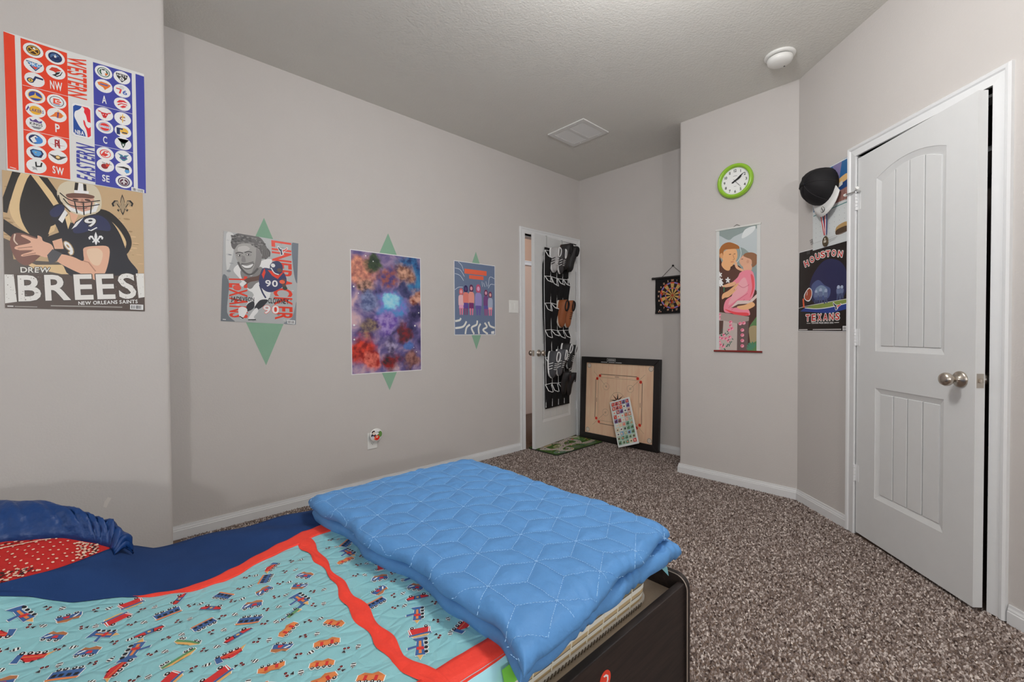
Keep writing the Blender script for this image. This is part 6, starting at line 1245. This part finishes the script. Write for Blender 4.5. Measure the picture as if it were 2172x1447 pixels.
# ---- ruffled pillow sham
e = thing('pillow_sham', (-.3, 1.5, .49), 'red bandana-print pillow with a wide blue satin ruffle at the head of the bed', 'pillow')
SAT = grain('blue_satin', (16, 50, 100), .15, 10, .42, .4, .7, 14, dist=.02)
BAN = grain('red_bandana_cotton', (160, 36, 34), .08, 40, .75, .2)
def pz(x, y):
    return .545 + .056 * np.clip((y - 1.44) / .17, 0, 1) ** .7 - .020 * np.clip((x + .12) / .13, 0, 1)
V = []; F = []; nx, ny = 60, 16
for i in range(nx + 1):
    x = -.62 + .632 * i / nx; ya = np.interp(x, RX, RY) + .006; yb = np.interp(x, [-.62, -.18, -.08, -.02, .012], [1.62, 1.612, 1.585, 1.548, 1.516])
    for j in range(ny + 1):
        y = ya + (yb - ya) * j / ny; V.append((x, y, float(pz(x, y)) + .002 * math.sin(x * 40) * math.sin(y * 30)))
for i in range(nx):
    for j in range(ny): a = i * (ny + 1) + j; F.append((a, a + ny + 1, a + ny + 2, a + 1))
link('bandana_panel', V, F, BAN, e, None, True)
IN = [(-.62, 1.62), (-.45, 1.622), (-.30, 1.62), (-.18, 1.612), (-.08, 1.585), (-.02, 1.548), (.010, 1.517), (.014, 1.50), (.016, 1.49)]
OUT = [(-.66, 1.76, .700), (-.48, 1.76, .698), (-.32, 1.75, .690), (-.19, 1.72, .676), (-.115, 1.675, .660), (-.055, 1.62, .636), (.010, 1.565, .606), (.046, 1.52, .566), (.052, 1.51, .530)]
V = []; F = []; nn = 90; m = 12
for i in range(nn):
    t = i / (nn - 1) * 8; a = [np.interp(t, range(9), [p[k] for p in IN]) for k in (0, 1)]; o3 = [np.interp(t, range(9), [p[k] for p in OUT]) for k in (0, 1, 2)]; zi = float(pz(a[0], a[1])) - .004
    for j in range(m):
        s = j / (m - 1); w = .0035 * s * math.sin(t * 5.5 + 1.2 * math.sin(t * 3)) + .010 * math.sin(t * 13 + 5 * s + 2 * math.sin(t * 2.3)) * s * (1 - s) * 2
        V.append((a[0] + (o3[0] - a[0]) * s + w * .5, a[1] + (o3[1] - a[1]) * s - w * .4, zi + (o3[2] - zi) * (s ** .75) + w + .022 * math.sin(s * PI)))
    if i:
        for j in range(m - 1): F.append(((i - 1) * m + j, (i - 1) * m + j + 1, i * m + j + 1, i * m + j))
ru = link('satin_ruffle', V, F, SAT, e, None, True); so_ = ru.modifiers.new('thickness', 'SOLIDIFY'); so_.thickness = .004
bk = [(-.62, 1.48, .46), (-.05, 1.51, .46), (-.03, 1.54, .46), (-.08, 1.58, .46), (-.62, 1.60, .46)]
MB().prism([(p[0], p[1]) for p in bk], .488, .535, HZ).build('pillow_body', SAT, e)
A_v = []; A_f = []; A_m = []
def dab(c, pts, lift=.0012):
    k = len(A_v); A_v.extend([(x, y, float(pz(np.array(x), np.array(y))) + .0012 + .002 * math.sin(x * 40) * math.sin(y * 30) + lift) for x, y in pts]); A_f.append(tuple(range(k, k + len(pts)))); A_m.append(c)
def on_pillow(x, y): return np.interp(x, RX, RY) + .012 < y < np.interp(x, [-.62, -.18, -.08, -.02, .012], [1.612, 1.604, 1.577, 1.540, 1.508])
for i in range(24):
    for j in range(9):
        x = -.45 + i * .017 + (j % 2) * .0085 + rs.uniform(-.003, .003); y = 1.455 + j * .0155 + rs.uniform(-.003, .003)
        if x < -.055 and on_pillow(x, y): dab(0, ell(x, y, rs.uniform(.0016, .0030), None, 7))
for i in range(70):
    t = i / 69; x, y = -.045 + .008 * math.sin(i * 1.1), 1.45 + .14 * t
    for dx, c in ((0, 0), (.014 + .005 * math.cos(i * 1.7), i % 3 == 0), (.026 + .004 * math.sin(i), i % 2)):
        if on_pillow(x + dx, y): dab(int(c), ell(x + dx, y, .0028, .0022, 6))
    x2 = -.40 + t * .36
    for dy, c in ((0, 0), (.012 + .004 * math.cos(i * 1.9), i % 2)):
        if on_pillow(x2, 1.582 + dy): dab(int(c), ell(x2, 1.582 + dy, .0035, .0022, 6))
for k in range(150):
    a = rs.uniform(0, 2 * PI); r = math.sqrt(rs.random()); x, y = -.195 + r * .085 * math.cos(a), 1.468 + r * .028 * math.sin(a)
    if on_pillow(x, y): dab(0 if k % 3 else 1, ell(x, y, rs.uniform(.002, .004), .002, 6), .0016)
o = link('bandana_print', A_v, A_f, [M((196, 168, 148), .7), M((44, 30, 30), .7)], e, A_m); o['kind'] = 'stuff'

# ---- folded blue quilt across the foot of the bed
QB = grain('blue_quilt_cotton', (74, 122, 172), .06, 20, .6, .35, .6, 38, dist=.006)
LQ = .150; a1, a2 = Vector((LQ, 0)), Vector((LQ / 2, LQ * math.sqrt(3) / 2)); segs = []
for i in range(-3, 9):
    for j in range(-3, 13):
        p = a1 * (i - j // 2) + a2 * j + Vector((.45, .46))
        for k in range(6):
            a = PI / 6 + k * PI / 3; q = p + Vector((math.cos(a), math.sin(a))) * LQ / math.sqrt(3); segs.append((p.x, p.y, q.x, q.y))
SG = np.array(segs)
def seam_d(x, y):
    d = np.full(x.shape, 9.); 
    for x0, y0, x1, y1 in SG:
        m = (np.abs(x - (x0 + x1) / 2) < .11) & (np.abs(y - (y0 + y1) / 2) < .11)
        if not m.any(): continue
        px, py = x[m] - x0, y[m] - y0; vx, vy = x1 - x0, y1 - y0; t = np.clip((px * vx + py * vy) / (vx * vx + vy * vy), 0, 1); d[m] = np.minimum(d[m], np.hypot(px - t * vx, py - t * vy))
    return d
def plan(s, t, low):
    """quilt outline: s from the head side to the foot, t from the near side to the wall"""
    xl = np.interp(t, [0, .1, .2, .36, .6, 1], [.515, .540, .550, .543, .517, .500]); xr = np.interp(t, [0, .08, .25, .5, .75, 1], [1.168, 1.186, 1.212, 1.196, 1.218, 1.205])
    yn = np.interp(s, [0, .25, .6, 1], [.524, .542, .568, .592]); yf = np.interp(s, [0, .4, 1], [1.548, 1.556, 1.545])
    xl = xl + .010 * np.sin(t * 19); yn = yn + .006 * np.sin(s * 15); xr = xr + .006 * np.sin(t * 29)
    if low: yn = np.interp(s, [0, .25, .6, 1], [.546, .560, .568, .566]) + .004 * np.sin(s * 21); xr = xr + .016 * (1 - t) ** 3; xl = xl + .012
    return xl + (xr - xl) * s, yn + (yf - yn) * t
def grade(n, L, r):
    e_ = r * (1 - np.cos(np.linspace(0, PI / 2, 7))); return np.concatenate([e_[:-1], np.linspace(r, L - r, n), (L - e_[::-1])[1:]]) / L
def quilt_slab(name, zc, T, r, low, parent, puff):
    S_, T__ = grade(88, .68, r), grade(126, 1.0, r); s, t = np.meshgrid(S_, T__, indexing='ij'); x, y = plan(s, t, low)
    d = np.minimum(np.minimum(s, 1 - s) * .68, np.minimum(t, 1 - t) * 1.0); h = T / 2 * np.sqrt(np.clip(1 - (1 - np.clip(d / r, 0, 1)) ** 2, 0, 1)); inn = np.clip(d / r, 0, 1)
    pf = puff * (1 - np.exp(-(seam_d(x, y) / .016) ** 1.0)) * (0.35 + .65 * inn) + .0040 * vnoise(x, y, 31, 20) * inn + .0026 * vnoise(x, y, 35, 55) * inn + .0012 * vnoise(x, y, 37, 120) * inn
    edge_w = .004 * np.sin(y * 55 + x * 30) * (1 - inn) + .0035 * np.sin(s * 75 + 3 * np.sin(s * 20)) * np.exp(-(t / .07) ** 2) * (1 if low else .6)
    droop = (-.014 if low else -.022) * np.clip((.62 - y) / .10, 0, 1) ** 1.3 * np.clip(1.15 - s * 1.0, .25, 1) - .012 * np.clip((x - 1.10) / .1, 0, 1) ** 2
    zt_, zb = zc + h + pf * inn + droop + edge_w, zc - h + droop + edge_w
    nx, ny = s.shape; V = [(a, b2, c) for a, b2, c in zip(x.ravel(), y.ravel(), zt_.ravel())] + [(a, b2, c) for a, b2, c in zip(x.ravel(), y.ravel(), zb.ravel())]; F = []; o = nx * ny
    for i in range(nx - 1):
        for j in range(ny - 1): q = i * ny + j; F += [(q, q + ny, q + ny + 1, q + 1), (o + q, o + q + 1, o + q + ny + 1, o + q + ny)]
    ob = link(name, V, F, QB, parent, None, True); bm = bmesh.new(); bm.from_mesh(ob.data); bmesh.ops.remove_doubles(bm, verts=bm.verts, dist=1e-5); bm.to_mesh(ob.data); bm.free(); ob.data.polygons.foreach_set('use_smooth', [True] * len(ob.data.polygons)); return x, y, zt_
e = thing('folded_quilt', (.86, 1.05, .48), 'sky blue star-stitched quilt folded across the foot of the bed', 'quilt')
quilt_slab('lower_fold', .4905, .044, .022, True, e, .002)
QX, QY, QZ = quilt_slab('upper_fold', .534, .036, .022, False, e, .0080)
# stitches: short dashes along every seam
px_, py_, pz_ = QX.ravel(), QY.ravel(), QZ.ravel(); mb = MB(); cell = {}
for k in range(px_.size): cell.setdefault((int(px_[k] / .01), int(py_[k] / .01)), []).append(k)
def qz(x, y):
    best = None; ci, cj = int(x / .01), int(y / .01)
    for a in (-1, 0, 1):
        for b2 in (-1, 0, 1):
            for k in cell.get((ci + a, cj + b2), ()):
                d = (px_[k] - x) ** 2 + (py_[k] - y) ** 2
                if best is None or d < best[0]: best = (d, pz_[k])
    return best[1] if best and best[0] < .0001 else None
seen = set(); stv = []; stf = []
for x0, y0, x1, y1 in SG:
    key = tuple(sorted(((round(x0, 3), round(y0, 3)), (round(x1, 3), round(y1, 3)))))
    if key in seen: continue
    seen.add(key); L = math.hypot(x1 - x0, y1 - y0); nx_, ny_ = -(y1 - y0) / L * .00065, (x1 - x0) / L * .00065; n_ = int(L / .0062)
    for k in range(n_):
        ta, tb = (k + .12) / n_, (k + .80) / n_; A1 = (x0 + (x1 - x0) * ta, y0 + (y1 - y0) * ta); B1 = (x0 + (x1 - x0) * tb, y0 + (y1 - y0) * tb); za, zb = qz(*A1), qz(*B1)
        if za is None or zb is None or A1[1] < .545: continue
        i0 = len(stv); za += .0012; zb += .0012; stv += [(A1[0] + nx_, A1[1] + ny_, za), (A1[0] - nx_, A1[1] - ny_, za), (B1[0] - nx_, B1[1] - ny_, zb), (B1[0] + nx_, B1[1] + ny_, zb), ((A1[0] + B1[0]) / 2, (A1[1] + B1[1]) / 2, (za + zb) / 2 + .0007)]
        stf += [(i0, i0 + 1, i0 + 4), (i0 + 1, i0 + 2, i0 + 4), (i0 + 2, i0 + 3, i0 + 4), (i0 + 3, i0, i0 + 4)]
o = link('stitching', stv, stf, M((138, 174, 206), .7), e); o['kind'] = 'stuff'
